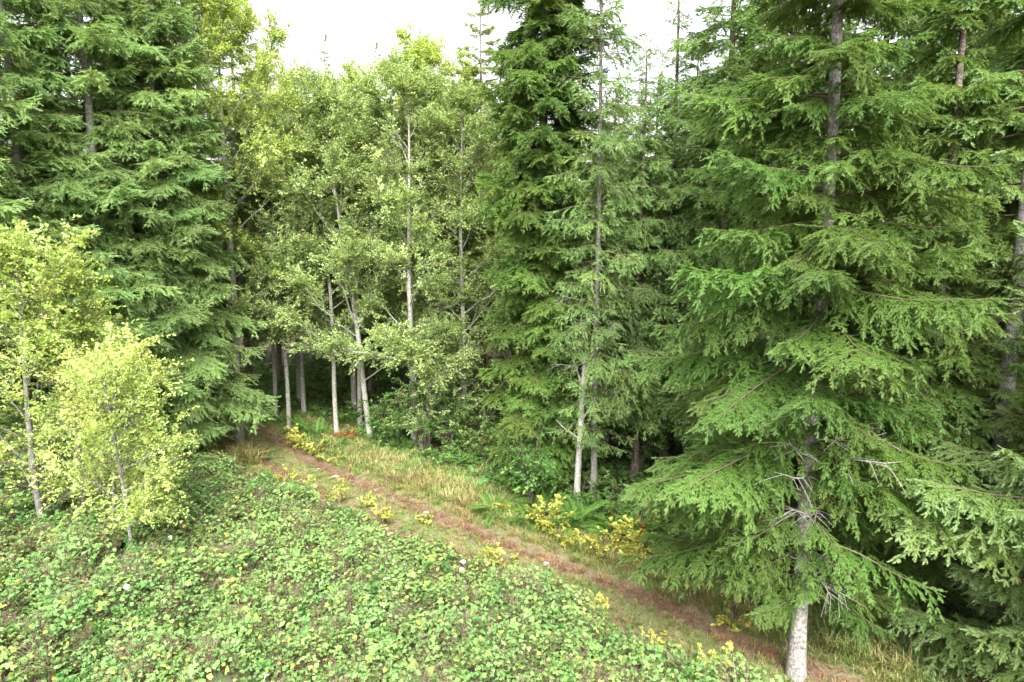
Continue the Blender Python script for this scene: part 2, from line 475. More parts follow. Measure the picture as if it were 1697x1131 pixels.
def fir_branch(L, seed, comb, spacing=0.13, sub=0.12, step=0.05, shoot=0.10, width=0.020, hang=0.5, rise=0.10, droop=0.28,
               lat=0.40, bare=0.20, thick=0.022, upturn=0.12, tw=True):
    """one bough along +x: limb, side branches, their own side stems, and needled shoots on all of them"""
    rg = np.random.default_rng(seed)
    b = Buf()
    ph = rg.uniform(0, 6, 4)
    bend = rg.uniform(-.18, .18)
    UP = np.array([0, 0, 1.0])

    def axis(s):
        s = np.asarray(s, float)
        x = L * s * (1 - 0.04 * s)
        y = L * (bend * s * s + 0.03 * np.sin(5 * s + ph[0]) * s)
        z = L * (rise * s - droop * s ** 2 + upturn * np.clip(s - .55, 0, 1) ** 2 * 4 + 0.016 * np.sin(7 * s + ph[1]))
        return np.stack([x, y, z], -1)

    S = np.linspace(0, 1, 10)
    b.tube(axis(S), thick * (L / 3) ** .5 * (1 - 0.86 * S) + 0.002, 5, tone=0.0)
    P, D, Nn, Ln, T0 = [], [], [], [], []

    def shoots(pts, ll, t0, fan=1.0):
        """rows of shoots either side of a stem, one at its end"""
        n = len(pts) - 1
        dd = unit(np.gradient(pts, axis=0))
        k = np.repeat(np.arange(1, n + 1), 2)
        sg = np.tile([-1.0, 1.0], n)
        keep = rg.random(len(k)) < .88
        k, sg = k[keep], sg[keep]
        m = len(k)
        if m:
            ta = dd[k]
            lf = unit(np.cross(UP, ta) + rg.normal(0, .28, (m, 3)))
            an = rg.uniform(.5, .95, m)[:, None]
            d = ta * np.cos(an) + lf * (sg[:, None] * np.sin(an)) - UP * (hang * rg.uniform(-.1, .6, m))[:, None]
            P.append(pts[k] + rg.normal(0, .004, (m, 3))); D.append(d); Nn.append(UP + ta * .3 + rg.normal(0, .38, (m, 3)))
            u = k / n
            Ln.append(shoot * rg.uniform(.6, 1.25, m) * (1.1 - .35 * u) * fan)
            T0.append(t0 + .30 * u + rg.uniform(-.1, .1, m))
        # along the stem itself and its tip
        j = np.arange(0, n, 2)
        P.append(pts[j]); D.append(dd[j]); Nn.append(UP + rg.normal(0, .25, (len(j), 3)))
        Ln.append(np.full(len(j), 2.3 * ll / n)); T0.append(t0 + .3 * j / n)
        P.append(pts[-1:]); D.append(dd[-1:]); Nn.append(UP[None] + rg.normal(0, .2, (1, 3))); Ln.append(np.array([shoot])); T0.append(np.array([t0 + .35]))

    def stem(p0, d0, ll, t0, level):
        n = max(2, int(ll / step))
        u = np.arange(n + 1) / n
        g = hang * rg.uniform(.3, 1.35)
        cv = rg.normal(0, .10, 3)
        pts = p0 + d0 * (u * ll)[:, None] - UP * (g * ll * u ** 1.8)[:, None] + cv * (ll * u * u)[:, None]
        if tw and ll > .12:
            q = pts[::max(1, n // 3)]
            b.tube(q, np.linspace(0.006 if level == 1 else .003, 0.0016, len(q)), 3, tone=0.0)
        shoots(pts, ll, t0)
        if level == 1 and ll > .28:
            sd = rg.choice([-1, 1])
            z = .12 + rg.uniform(0, .1)
            while z < .92:
                sd = -sd
                i = z * n
                i_, f = int(i), i - int(i)
                p = pts[i_] * (1 - f) + pts[min(n, i_ + 1)] * f
                ta = unit(pts[min(n, i_ + 1)] - pts[max(0, i_ - 1)])
                lf = unit(np.cross(UP, ta))
                a = rg.uniform(.55, 1.0)
                d = unit(ta * math.cos(a) + lf * sd * math.sin(a) + UP * rg.uniform(-.55, .12) + rg.normal(0, .12, 3))
                l2 = ll * (1 - z) ** .7 * rg.uniform(.3, .65) + .05
                if rg.random() < .9:
                    stem(p, d, l2, t0 + .18 * z, 2)
                z += sub / ll * rg.uniform(.6, 1.4)

    s = bare * rg.uniform(.5, 1.2)
    side = 1
    while s < 0.985:
        side = -side
        p0 = axis(s)
        tan = unit(axis(min(s + .03, 1.03)) - axis(s - .03))
        ll = L * lat * (0.14 + 0.86 * (1 - s) ** 0.7) * rg.uniform(.45, 1.25) * min(1, (s - bare * .4) / .2 + .3)
        ang = rg.uniform(.6, 1.2) * (1 - .3 * s)
        lft = np.cross(UP, tan)
        d0 = unit(tan * math.cos(ang) + lft * side * math.sin(ang) + UP * rg.uniform(-.35, .22))
        if rg.random() < .93:
            stem(p0, d0, max(ll, .07), .14 + .25 * s, 1)
        s += spacing / L * rg.uniform(.5, 1.5) * .5
    q = axis(np.linspace(.8, 1, 5))
    shoots(q, L * .2, .5)
    P, D, Nn, Ln, T0 = map(np.concatenate, (P, D, Nn, Ln, T0))
    stamp(b, *comb, P, D, Nn, Ln, width * (0.75 + 0.5 * rg.random(len(P))), T0, T0 + .25, rg.random(len(P)))
    return b


def twig(L, seed, leaf, size, n_side=5, per=7, droop=0.15, spread=.9, wid=0.9, stemtone=0.0, flat=.5):
    """a leafy twig along +x"""
    rg = np.random.default_rng(seed)
    b = Buf()
    P, D, Nn, Ln, T0, T1 = [], [], [], [], [], []

    def stem(p0, d0, l, r, leaves):
        u = np.linspace(0, 1, 5)
        pts = p0 + d0 * (u * l)[:, None] + np.array([0, 0, -1]) * (droop * l * u ** 2)[:, None] + rg.normal(0, .015 * l, (5, 3)) * u[:, None]
        b.tube(pts, r * (1 - .7 * u), 3, tone=stemtone)
        for k in range(leaves):
            t = rg.uniform(.15, 1.0)
            p = pts[0] * 0
            i = min(3, int(t * 4)); f = t * 4 - i
            p = pts[i] * (1 - f) + pts[i + 1] * f
            a = rg.uniform(0, 2 * PI)
            d = d0 * rg.uniform(.2, .9) + np.array([math.cos(a), math.sin(a), rg.uniform(-.5, .45)])
            P.append(p); D.append(d); Nn.append(np.array([0, 0, 1.]) + rg.normal(0, flat, 3))
            Ln.append(size * rg.uniform(.6, 1.25))
            q = rg.uniform(.15, .8) + .2 * t
            T0.append(q); T1.append(q + rg.uniform(-.05, .1))
        return pts

    main = stem(np.zeros(3), np.array([1., 0, 0]), L, 0.006, per)
    for k in range(n_side):
        i = rg.integers(0, 4)
        f = rg.random()
        p = main[i] * (1 - f) + main[i + 1] * f
        a = rg.uniform(-spread, spread)
        d = unit(np.array([math.cos(a), math.sin(a), rg.uniform(-.45, .55)]))
        stem(p, d, L * rg.uniform(.3, .6) * (1.1 - i / 6), .0035, per)
    P, D, Nn, Ln, T0, T1 = map(np.array, (P, D, Nn, Ln, T0, T1))
    stamp(b, *leaf, P, D, Nn, Ln, Ln * wid, T0, T1, rg.random(len(P)))
    return b


def rosette(seed, nleaf, leaf, size, rad, lift, leaflets=5, wid=.9):
    """bramble sprig: compound leaves facing up on arching stalks"""
    rg = np.random.default_rng(seed)
    b = Buf()
    P, D, Nn, Ln, T0, T1, RR = [], [], [], [], [], [], []
    for k in range(nleaf):
        a = rg.uniform(0, 2 * PI)
        r = rad * math.sqrt(rg.uniform(.0, 1))
        c = np.array([math.cos(a) * r, math.sin(a) * r, lift * rg.uniform(-.6, 1) * (1 - .6 * (r / rad) ** 2)])
        nn = unit(np.array([math.cos(a) * .3 + rg.normal(0, .3), math.sin(a) * .3 + rg.normal(0, .3), 1]))
        b.tube(np.array([[c[0] * .4, c[1] * .4, c[2] - .18], c * [.8, .8, 1] - [0, 0, .05], c]), [.004, .003, .002], 3, tone=0.0)
        a0 = rg.uniform(0, 2 * PI)
        q = rg.uniform(.12, 1)
        rr = rg.random()
        m = rg.choice([3, leaflets])
        for j in range(m):
            aj = a0 + (j - (m - 1) / 2) * (1.25 if m > 3 else 1.7)
            h = np.array([math.cos(aj), math.sin(aj), 0])
            h = h - nn * (h @ nn) + nn * rg.uniform(-.35, .1)
            P.append(c); D.append(h); Nn.append(nn + rg.normal(0, .14, 3))
            Ln.append(size * rg.uniform(.75, 1.15) * (1.15 if j == m // 2 else .9))
            T0.append(q - .05); T1.append(q + .05); RR.append(rr)
    P, D, Nn, Ln, T0, T1 = map(np.array, (P, D, Nn, Ln, T0, T1))
    stamp(b, *leaf, P, D, Nn, Ln, Ln * wid, T0, T1, np.array(RR))
    return b


def stalks(seed, n, h, rad, head=.02):
    rg = np.random.default_rng(seed)
    b = Buf()
    for k in range(n):
        a = rg.uniform(0, 2 * PI)
        r = rad * rg.random() ** .5
        p0 = np.array([math.cos(a) * r * .5, math.sin(a) * r * .5, -.15])
        p1 = np.array([math.cos(a) * r, math.sin(a) * r, h * rg.uniform(.3, 1)])
        b.tube([p0, (p0 + p1) / 2 + [0, 0, .02], p1], [.006, .005, .003], 3, tone=rg.uniform(.2, .6))
        for j in range(7):
            q = p1 + rg.normal(0, .035, 3)
            d = rg.normal(0, 1, 3)
            s_ = head * rg.uniform(.6, 1.3)
            e = unit(rg.normal(0, 1, (4, 3))) * s_
            b.add(q + e, T=[(0, 1, 2), (0, 2, 3), (0, 3, 1), (1, 3, 2)], tone=rg.uniform(.15, 1))
    return b


def tuft(seed, n, h, rad, wd=.006, lean=.5):
    rg = np.random.default_rng(seed)
    b = Buf()
    a = rg.uniform(0, 2 * PI, n)
    r = rad * rg.random(n) ** .6
    p = np.stack([np.cos(a) * r, np.sin(a) * r, -.02 * np.ones(n)], -1)
    hh = h * rg.uniform(.4, 1.1, n)
    az = a + rg.normal(0, .9, n)
    ln = lean * rg.uniform(.2, 1.3, n)
    o = np.stack([np.cos(az), np.sin(az), np.zeros(n)], -1)
    sd_ = np.stack([-np.sin(az), np.cos(az), np.zeros(n)], -1) * wd * rg.uniform(.6, 1.3, n)[:, None]
    up = np.array([0, 0, 1.])
    m1 = p + up * (hh * .6)[:, None] + o * (hh * ln * .3)[:, None]
    tp = p + up * (hh * (1 - .35 * ln))[:, None] + o * (hh * ln)[:, None]
    V = np.stack([p - sd_, p + sd_, m1 + sd_ * .8, m1 - sd_ * .8, tp], 1)
    i = (np.arange(n) * 5)[:, None, None]
    T = (np.array([(0, 1, 2), (0, 2, 3), (3, 2, 4)])[None] + i).reshape(-1, 3)
    t0 = rg.uniform(.1, .75, n)
    tone = np.clip(t0[:, None] + np.array([0, 0, .1, .1, .3]), .12, 1)
    b.add(V, T=T, tone=tone.ravel(), rnd=np.repeat(rg.random(n), 5))
    return b


# ------------------------------------------------------------------ scatter (geometry nodes, real geometry inside one object)
GROUPS = {}


def scatter_group(key, protos):
    if key in GROUPS:
        return GROUPS[key]
    g = bpy.data.node_groups.new('scatter_' + key, 'GeometryNodeTree')
    g.interface.new_socket('Geometry', in_out='INPUT', socket_type='NodeSocketGeometry')
    g.interface.new_socket('Geometry', in_out='OUTPUT', socket_type='NodeSocketGeometry')
    gi, go = g.nodes.new('NodeGroupInput'), g.nodes.new('NodeGroupOutput')
    join = g.nodes.new('GeometryNodeJoinGeometry')
    for o in reversed(protos):
        oi = g.nodes.new('GeometryNodeObjectInfo')
        oi.transform_space = 'ORIGINAL'
        oi.inputs['Object'].default_value = o
        oi.inputs['As Instance'].default_value = False
        gt = g.nodes.new('GeometryNodeGeometryToInstance')
        g.links.new(oi.outputs['Geometry'], gt.inputs[0])
        g.links.new(gt.outputs[0], join.inputs[0])
    ip = g.nodes.new('GeometryNodeInstanceOnPoints')
    ip.inputs['Pick Instance'].default_value = True
    g.links.new(gi.outputs[0], ip.inputs['Points'])
    g.links.new(join.outputs[0], ip.inputs['Instance'])

    def named(n, t):
        a = g.nodes.new('GeometryNodeInputNamedAttribute')
        a.data_type = t
        a.inputs['Name'].default_value = n
        return a.outputs['Attribute']
    g.links.new(named('idx', 'INT'), ip.inputs['Instance Index'])
    e2r = g.nodes.new('FunctionNodeEulerToRotation')
    g.links.new(named('rot', 'FLOAT_VECTOR'), e2r.inputs[0])
    g.links.new(e2r.outputs[0], ip.inputs['Rotation'])
    g.links.new(named('scl', 'FLOAT'), ip.inputs['Scale'])
    g.links.new(ip.outputs[0], go.inputs[0])
    GROUPS[key] = g
    return g


PROTO = {}


def protos(key, bufs, mat):
    PROTO[key] = [b.obj('%s_piece' % key, mat, link=False) for b in bufs]
    for o in PROTO[key]:
        o.data.name = key + '_piece'


def scatter(name, key, pos, rot, scl, idx, tint, parent=None, kind=None):
    o = mesh_obj(name, pos, None, None, parent,
                 {'rot': np.asarray(rot, float), 'scl': np.asarray(scl, float), 'idx': np.asarray(idx, int), 'tint': np.asarray(tint, float)})
    o.data.materials.append(PROTO[key][0].data.materials[0])
    md = o.modifiers.new('scatter', 'NODES')
    md.node_group = scatter_group(key, PROTO[key])
    if kind:
        o['kind'] = kind
    return o


# boughs in three lengths for each kind of conifer: [long x4, middle x4, short x3]
LEN = {'long': 3.0, 'mid': 1.9, 'short': 1.0}


def bough_set(key, mat, comb, **kw):
    bufs = []
    i = 0
    base = sum(ord(c) for c in key) * 7
    for nm, cnt in (('long', 4), ('mid', 4), ('short', 3)):
        for k in range(cnt):
            i += 1
            k2 = dict(kw)
            if nm == 'short':
                k2['spacing'] = kw.get('spacing', .13) * .8
                k2['bare'] = .12
            bufs.append(fir_branch(LEN[nm], base + i, comb, **k2))
    protos(key, bufs, mat)


bough_set('fir_near', M['fir'], COMB_MID, shoot=.105, width=.026, hang=.50, droop=.26, rise=.12)
bough_set('bluefir_near', M['bluefir'], COMB_MID, shoot=.105, width=.028, hang=.42, droop=.22, rise=.14, upturn=.18)
bough_set('fir_left', M['leftfir'], COMB_LO, spacing=.18, sub=.18, step=.08, shoot=.15, width=.038, hang=.36, droop=.30, rise=.12, upturn=.16)
bough_set('spruce', M['spruce'], COMB_LO, spacing=.15, sub=.16, step=.07, shoot=.13, width=.036, hang=.40, droop=.20, rise=.16, upturn=.14, lat=.5)
bough_set('fir_far', M['farfir'], COMB_LO, spacing=.26, sub=.30, step=.13, shoot=.24, width=.055, hang=.42, droop=.28, rise=.12, tw=False)
bough_set('fir_loose', M['leftfir'], COMB_LO, spacing=.22, sub=.20, step=.075, shoot=.13, width=.032, hang=.70, droop=.26, rise=.12, lat=.38)


def select(L, rg):
    """piece index and scale for a bough of length L"""
    if L > 2.4:
        return rg.integers(0, 4), L / LEN['long']
    if L > 1.35:
        return 4 + rg.integers(0, 4), L / LEN['mid']
    return 8 + rg.integers(0, 3), L / LEN['short']


def trunk_pts(H, lean=(0, 0), wob=.05, rg=None, n=None):
    n = n or max(8, int(H / .6))
    z = np.linspace(-0.3, H, n)
    t = np.clip(z / H, 0, 1)
    ph = rg.uniform(0, 6, 2)
    x = lean[0] * t + wob * .6 * np.sin(z * .5 + ph[0]) * np.minimum(1, t * 4)
    y = lean[1] * t + wob * np.sin(z * .43 + ph[1]) * np.minimum(1, t * 4)
    return np.stack([x, y, z], -1), t


def conifer(label, X, Y, H, r, Rm, zb, key='fir_near', bark='firbark', cat='fir tree', name='fir_tree', group=None, seed=0, lean=(0, 0),
            dz=.42, per=5, tint=0.0, prof=.75, azf=None, dead=0, tip=0.35, gap=.12, tilt=(-.12, .40), jit=.25, z0skip=None):
    rg = np.random.default_rng(1000 + seed)
    root = thing(name, label, cat, (X, Y, float(gz(X, Y))), group)
    pts, t = trunk_pts(H, lean, .05, rg)
    rad = r * (1 - t) ** .8 + .012 + r * .6 * np.exp(-np.clip(pts[:, 2], 0, 9) / .35)
    b = Buf()
    b.tube(pts, rad, 12, wob=.035, rg=rg)
    b.obj('trunk', M[bark], root, smooth=True)
    P, Ro, S, I, Ti = [], [], [], [], []
    z = zb
    a0 = rg.uniform(0, 6)
    while z < H - .15:
        f = (z - zb) / (H - zb)
        base = Rm * ((1 - f) ** prof) * min(1, .55 + (z - zb) / 2.2) + .25
        k = max(3, int(round(per * (1 if f < .8 else .8))))
        a0 += 1.1
        for j in range(k):
            if rg.random() < gap:
                continue
            az = a0 + j * 2 * PI / k + rg.normal(0, .22)
            Lb = base * rg.uniform(1 - jit * 1.6, 1 + jit * .6)
            if azf is not None:
                Lb *= azf(az, z)
            if Lb < .2:
                continue
            zz = z + rg.uniform(-.5, .5) * dz
            px_ = np.interp(zz, pts[:, 2], pts[:, 0])
            py_ = np.interp(zz, pts[:, 2], pts[:, 1])
            el = tilt[0] + (tilt[1] - tilt[0]) * f ** 1.5 + rg.normal(0, .10)
            i, s = select(Lb, rg)
            P.append((px_, py_, zz)); Ro.append((rg.normal(0, .15), -el, az)); S.append(s); I.append(i)
            Ti.append(tint + rg.normal(0, .35))
        z += dz * rg.uniform(.75, 1.25) * (1 if f < .85 else tip / .42)
    # the leader
    P.append((pts[-1][0], pts[-1][1], H - .5)); Ro.append((0, -PI / 2 + .1, 0)); S.append(.7); I.append(9); Ti.append(tint)
    scatter('crown', key, P, Ro, S, I, Ti, root, 'stuff')
    for k in range(dead):
        zz = rg.uniform(zb + .3, zb + 5.5)
        az = rg.uniform(0, 2 * PI)
        o = DEAD[k % len(DEAD)].copy()
        o.name = 'dead_branch'
        C.objects.link(o)
        o.parent = root
        o.location = (np.interp(zz, pts[:, 2], pts[:, 0]), np.interp(zz, pts[:, 2], pts[:, 1]), zz)
        o.rotation_euler = (0, rg.uniform(-.25, .25), az)
        s = rg.uniform(.5, 1.15)
        o.scale = (s, s, s)
    return root


def dead_branch(seed, L=1.5):
    rg = np.random.default_rng(seed)
    b = Buf()
    n = 8
    u = np.linspace(0, 1, n)
    pts = np.stack([u * L, .10 * L * np.sin(u * 3 + seed), .16 * L * u * u + rg.normal(0, .012, n)], -1)
    b.tube(pts, .014 * (1 - .8 * u) + .002, 5)
    for k in range(9):
        i = rg.integers(1, n - 1)
        s_ = rg.choice([-1, 1])
        l = L * rg.uniform(.15, .4)
        v = np.linspace(0, 1, 4)
        d = unit([.7, s_ * rg.uniform(.3, .8), rg.uniform(-.4, .3)])
        q = pts[i] + d * (v * l)[:, None] + np.array([0, 0, -.15]) * (v ** 2 * l)[:, None]
        b.tube(q, .005 * (1 - .6 * v) + .001, 3)
    return b


DEAD = [dead_branch(s).obj('dead_branch', M['deadwood'], link=False) for s in range(5)]

protos('alder', [twig(.70, 50 + i, LEAF_LO, .068, 6, 7, wid=.85) for i in range(6)], M['alder'])
protos('alder_yellow', [twig(.70, 60 + i, LEAF_LO, .070, 6, 7, wid=.85) for i in range(6)], M['highyellow'])
protos('young', [twig(.70, 70 + i, LEAF, .078, 5, 6, wid=.60) for i in range(6)], M['yellow'])
protos('shrub', [twig(.50, 80 + i, LEAF, .085, 5, 7, wid=.8) for i in range(5)], M['shrub'])
protos('gold', [twig(.38, 90 + i, LEAF, .085, 4, 5, wid=1.0, flat=.4) for i in range(5)], M['gold'])
protos('rust', [twig(.35, 95 + i, LEAF, .08, 4, 6, wid=.7) for i in range(3)], M['rust'])


def broadleaf(label, X, Y, H, r, Rm, zb, key='alder', bark='alderbark', cat='tree', name='alder_tree', group=None, seed=0, lean=(0, 0),
              nlimb=22, tint=0.0, dens=1.0, up=(.5, 1.0), forks=(), prof=1.0, twscale=1.0, low=1.0):
    """trunk, ascending limbs and side limbs in one trunk mesh; leafy twigs make the crown"""
    rg = np.random.default_rng(3000 + seed)
    root = thing(name, label, cat, (X, Y, float(gz(X, Y))), group)
    b = Buf()
    pts, t = trunk_pts(H, lean, .10, rg)
    rad = r * (1 - t) ** .7 + .008 + r * .5 * np.exp(-np.clip(pts[:, 2], 0, 9) / .2)
    b.tube(pts, rad, 10, wob=.03, rg=rg)
    P, Ro, S, I, Ti = [], [], [], [], []

    def twigs(q, r0, wt=1.0):
        n = len(q)
        for i in range(1, n):
            for _ in range(rg.poisson(dens * wt)):
                d = unit(q[i] - q[i - 1]) + rg.normal(0, .6, 3) + np.array([0, 0, .12])
                az = math.atan2(d[1], d[0])
                el = math.atan2(d[2], math.hypot(d[0], d[1]))
                f = rg.random()
                P.append(q[i - 1] * (1 - f) + q[i] * f); Ro.append((rg.uniform(-.6, .6), -el, az))
                S.append(rg.uniform(.7, 1.25) * twscale); I.append(rg.integers(0, len(PROTO[key]))); Ti.append(tint + rg.normal(0, .5))

    def limb(p0, az, el, l, r0, level, start=.25):
        n = 8
        u = np.linspace(0, 1, n)
        d = np.array([math.cos(az) * math.cos(el), math.sin(az) * math.cos(el), math.sin(el)])
        cv = rg.uniform(-.1, .3)
        sidev = np.array([-math.sin(az), math.cos(az), 0]) * rg.uniform(-.22, .22)
        q = p0 + d * (u * l)[:, None] + np.array([0, 0, 1]) * (cv * l * u * u)[:, None] + sidev * (u * u * l)[:, None] + rg.normal(0, .02 * l, (n, 3)) * u[:, None]
        b.tube(q, r0 * (1 - .85 * u) + .003, 5 if level == 1 else 3)
        twigs(q[int(n * start):], r0, 1.0 if level > 1 else .8)
        if level < 3:
            for k in range(int(rg.integers(3, 6) if level == 1 else rg.integers(1, 3))):
                i = rg.integers(2, n - 1)
                limb(q[i], az + rg.choice([-1, 1]) * rg.uniform(.4, 1.0), el + rg.uniform(-.4, .35), l * rg.uniform(.3, .55) * (1.15 - u[i] * .5), r0 * (1 - .85 * u[i]) * .6, level + 1, .15)

    for k in range(nlimb):
        f = (k + rg.random()) / nlimb
        z = zb + (H * .96 - zb) * f
        az = k * 2.399 + rg.normal(0, .4)
        pr = math.sin(PI * min(1, .22 + f * .70)) ** prof
        l = Rm * pr * rg.uniform(.7, 1.15) * (low if f < .3 else 1)
        el = up[0] + (up[1] - up[0]) * f + rg.normal(0, .15)
        p0 = np.array([np.interp(z, pts[:, 2], pts[:, 0]), np.interp(z, pts[:, 2], pts[:, 1]), z])
        limb(p0, az, el, l, max(.012, r * .26 * (1 - f * .6)), 1)
    for (fz, az, el, l) in forks:
        p0 = np.array([np.interp(fz, pts[:, 2], pts[:, 0]), np.interp(fz, pts[:, 2], pts[:, 1]), fz])
        limb(p0, az, el, l, r * .36, 1, .2)
    twigs(pts[-4:], .02, 3)
    b.obj('trunk', M[bark], root, smooth=True)
    scatter('crown', key, P, Ro, S, I, Ti, root, 'stuff')
    return root


# ================================================================== THE GROUND
def grid(xs, ys):
    Xg, Yg = np.meshgrid(xs, ys)
    n, m_ = len(ys), len(xs)
    i = np.arange(n - 1)[:, None] * m_ + np.arange(m_ - 1)[None]
    Q = np.stack([i, i + 1, i + m_ + 1, i + m_], -1).reshape(-1, 4)
    return Xg.ravel(), Yg.ravel(), Q


xs = np.concatenate([-np.geomspace(400, 32, 16), np.arange(-31, 31.1, .5), np.geomspace(32, 400, 16)])
ys = np.concatenate([-np.geomspace(300, 8, 12), np.arange(-6, 60.1, .5), np.geomspace(62, 900, 20)])
gx, gy, gq = grid(xs, ys)
o = mesh_obj('ground', np.stack([gx, gy, gz(gx, gy) - .03], -1), gq, ground_mat(), smooth=True)
o['kind'] = 'structure'
o['label'] = 'dark forest floor of needles, moss and brown litter'

W_ = np.linspace(-3.4, 2.1, 39)
samp = np.arange(0, CUM[-1], .3)
cx_ = np.interp(samp, CUM, PATH[:, 0]); cy_ = np.interp(samp, CUM, PATH[:, 1])
tx, ty = np.gradient(cx_), np.gradient(cy_)
tl = np.hypot(tx, ty)
nx, ny = -ty / tl, tx / tl           # towards the forest side or the brambles, sign fixed below
if path_dist([[cx_[50] + nx[50], cy_[50] + ny[50]]])[0] < 0:
    nx, ny = -nx, -ny
RUT = lambda w, s: np.exp(-((w - .78 - .06 * np.sin(s * .4)) / .30) ** 2) + .85 * np.exp(-((w + .78 + .08 * np.sin(s * .3 + 1)) / .32) ** 2)
PX = cx_[:, None] + nx[:, None] * W_
PY = cy_[:, None] + ny[:, None] * W_
rut = RUT(W_[None, :], samp[:, None])
edge = np.clip(np.minimum(2.1 - W_, 3.4 + W_) / .4, 0, 1)
PZ = gz(PX, PY) - .03 + .012 + (.04 - .10 * rut) * edge[None] - .02 * (1 - edge[None])
PZ += .012 * rng.standard_normal(PZ.shape) * edge
PZ = np.maximum(PZ, gz(PX, PY) - .10)
m_ = len(W_)
i = np.arange(len(samp) - 1)[:, None] * m_ + np.arange(m_ - 1)[None]
pq = np.stack([i, i + 1, i + m_ + 1, i + m_], -1).reshape(-1, 4)
pz = PZ + .06 * edge[None]
o = mesh_obj('path', np.stack([PX, PY, pz], -1), pq, path_mat(), attrs={'rut': rut.ravel()}, smooth=True)
o['kind'] = 'structure'
o['label'] = 'two-rut dirt track of reddish needle litter running into the forest'

# ================================================================== TREES
FIRS = 'tall firs along the right side of the track'


def T(px, py, Y):
    return atY(px, py, Y)[0]


def facing(az, z):
    """boughs over the track side are shorter than those to the left and right"""
    d = abs(((az + PI / 2 + PI) % (2 * PI)) - PI)
    m = .36 if z < 5.6 else .85
    return m + (1 - m) * min(1, (d / 1.1) ** 2)


def leftish(az, z):
    return .72 - .28 * math.cos(az)


def facing2(az, z):
    d = abs(((az + PI / 2 + .5 + PI) % (2 * PI)) - PI)
    return .30 + .70 * min(1, (d / 1.2) ** 2)


def toward(az0, wid=1.2, lo=.3):
    """boughs longer on one side of a tree"""
    def f(az, z):
        return lo + (1 - lo) * max(0.0, math.cos((az - az0) / wid)) if abs(((az - az0 + PI) % (2 * PI)) - PI) < PI / 2 * wid else lo
    return f


conifer('big fir with pale trunk whose foot stands at the bottom edge beside the track', T(1333, 900, 12.4), 12.4, 22, .142, 2.95, 1.75, 'fir_near', azf=facing,
        seed=1, dead=34, per=7, dz=.42, gap=.2, tint=.1, prof=.5, jit=.4)
conifer('stout grey trunked fir at the right edge of the photo, deep boughs either side', T(1646, 850, 14.3), 14.3, 23, .185, 3.0, 1.6, 'bluefir_near', azf=facing2,
        seed=2, dead=24, per=7, dz=.44, gap=.15, prof=.5, jit=.4)
conifer('blue-green fir whose boughs reach in from outside the right edge', T(1850, 900, 11.0), 11.0, 10.6, .16, 3.6, .8, 'bluefir_near',
        seed=3, per=7, dz=.42, tint=-.3, jit=.4)
conifer('smaller fir with low boughs between the two big pale trunked firs', T(1515, 980, 14.8), 14.8, 19, .12, 3.0, .8, 'fir_near', azf=leftish, bark='brownbark', seed=4, dead=6, tint=-.2, per=6)
conifer('fir close behind the big bottom edge fir, boughs hanging over the verge', T(1262, 660, 18.6), 18.6, 18, .14, 3.0, 1.2, 'fir_near', bark='brownbark', seed=5, dead=8, per=6, dz=.40)
conifer('tall fir with brown trunk between the twin spires and the big near fir', T(1208, 200, 23.5), 23.5, 23, .19, 3.0, 3, 'fir_left', bark='brownbark', seed=6, per=6, dz=.46, prof=.55, tint=.3)
conifer('narrow hanging-tipped conifer spire in the gap of sky', T(1122, 60, 25), 25, 18.2, .16, 2.5, 2.0, 'fir_loose', bark='brownbark', seed=7, dz=.42, prof=.95, gap=.15, per=6)
conifer('mid-height soft green fir right of the slender pale trunk', T(1062, 400, 24), 24, 15.0, .13, 2.7, 2.6, 'fir_loose', bark='brownbark', seed=8, tint=.2, per=7, dz=.36)
conifer('fir in the corner behind the right edge trunk', T(1600, 400, 18.8), 18.8, 22, .18, 3.2, 1.5, 'fir_left', bark='brownbark', seed=9, per=6, dz=.46, prof=.55, tint=-.2)
conifer('tall fir rising above the two near right firs', T(1450, 300, 21), 21, 22, .17, 3.2, 2.5, 'fir_left', bark='brownbark', seed=10, per=6, dz=.46, prof=.55)
conifer('fir with a thin trunk at the far right, sky between its boughs', T(1740, 300, 22), 22, 21, .17, 3.2, 3, 'fir_left', bark='brownbark', seed=12, gap=.3)
conifer('dense bright green spruce with lumpy column of a crown in the middle', T(900, 500, 22.6), 22.6, 27, .20, 1.62, .7, 'spruce', cat='spruce tree', name='spruce_tree',
        seed=13, per=10, dz=.31, prof=.2, jit=.5, gap=.12, tilt=(-.25, .0), dead=10)
conifer('slender fir with long pale trunk beside the lumpy spruce', T(989, 500, 21.2), 21.2, 20, .10, 1.5, 2.6, 'fir_loose', bark='greybark', seed=14, per=7, dz=.40, prof=.4, gap=.06, dead=14, jit=.5)
conifer('blue-tinged fir showing above the alders left of the lumpy spruce', T(798, 150, 33), 33, 19.5, .18, 3.0, 4, 'fir_far', bark='brownbark', seed=15, tint=-1.2)
conifer('tall fir with pale trunk behind the yellow saplings', T(180, 600, 24), 24, 24, .22, 3.1, 4.6, 'fir_left', seed=16, dead=14, per=7, dz=.44, gap=.2, prof=.5)
conifer('broad fir with layered boughs sweeping down to the track entrance', T(280, 540, 25.3), 25.3, 21, .20, 3.3, 1.9, 'fir_left', seed=17, per=9, dz=.42, dead=6, prof=.45, tilt=(-.22, .3), gap=.08)
conifer('fir crowded behind the pale trunked fir on the left', T(128, 280, 28), 28, 22, .16, 3.0, 4, 'fir_left', seed=18, tint=-.2, per=6, dz=.50, prof=.5)
conifer('fir near the left edge with long boughs above the yellow saplings', T(30, 300, 22.5), 22.5, 22, .18, 3.3, 4.2, 'fir_left', seed=19, tint=.2, gap=.12, per=6, dz=.50, prof=.5)
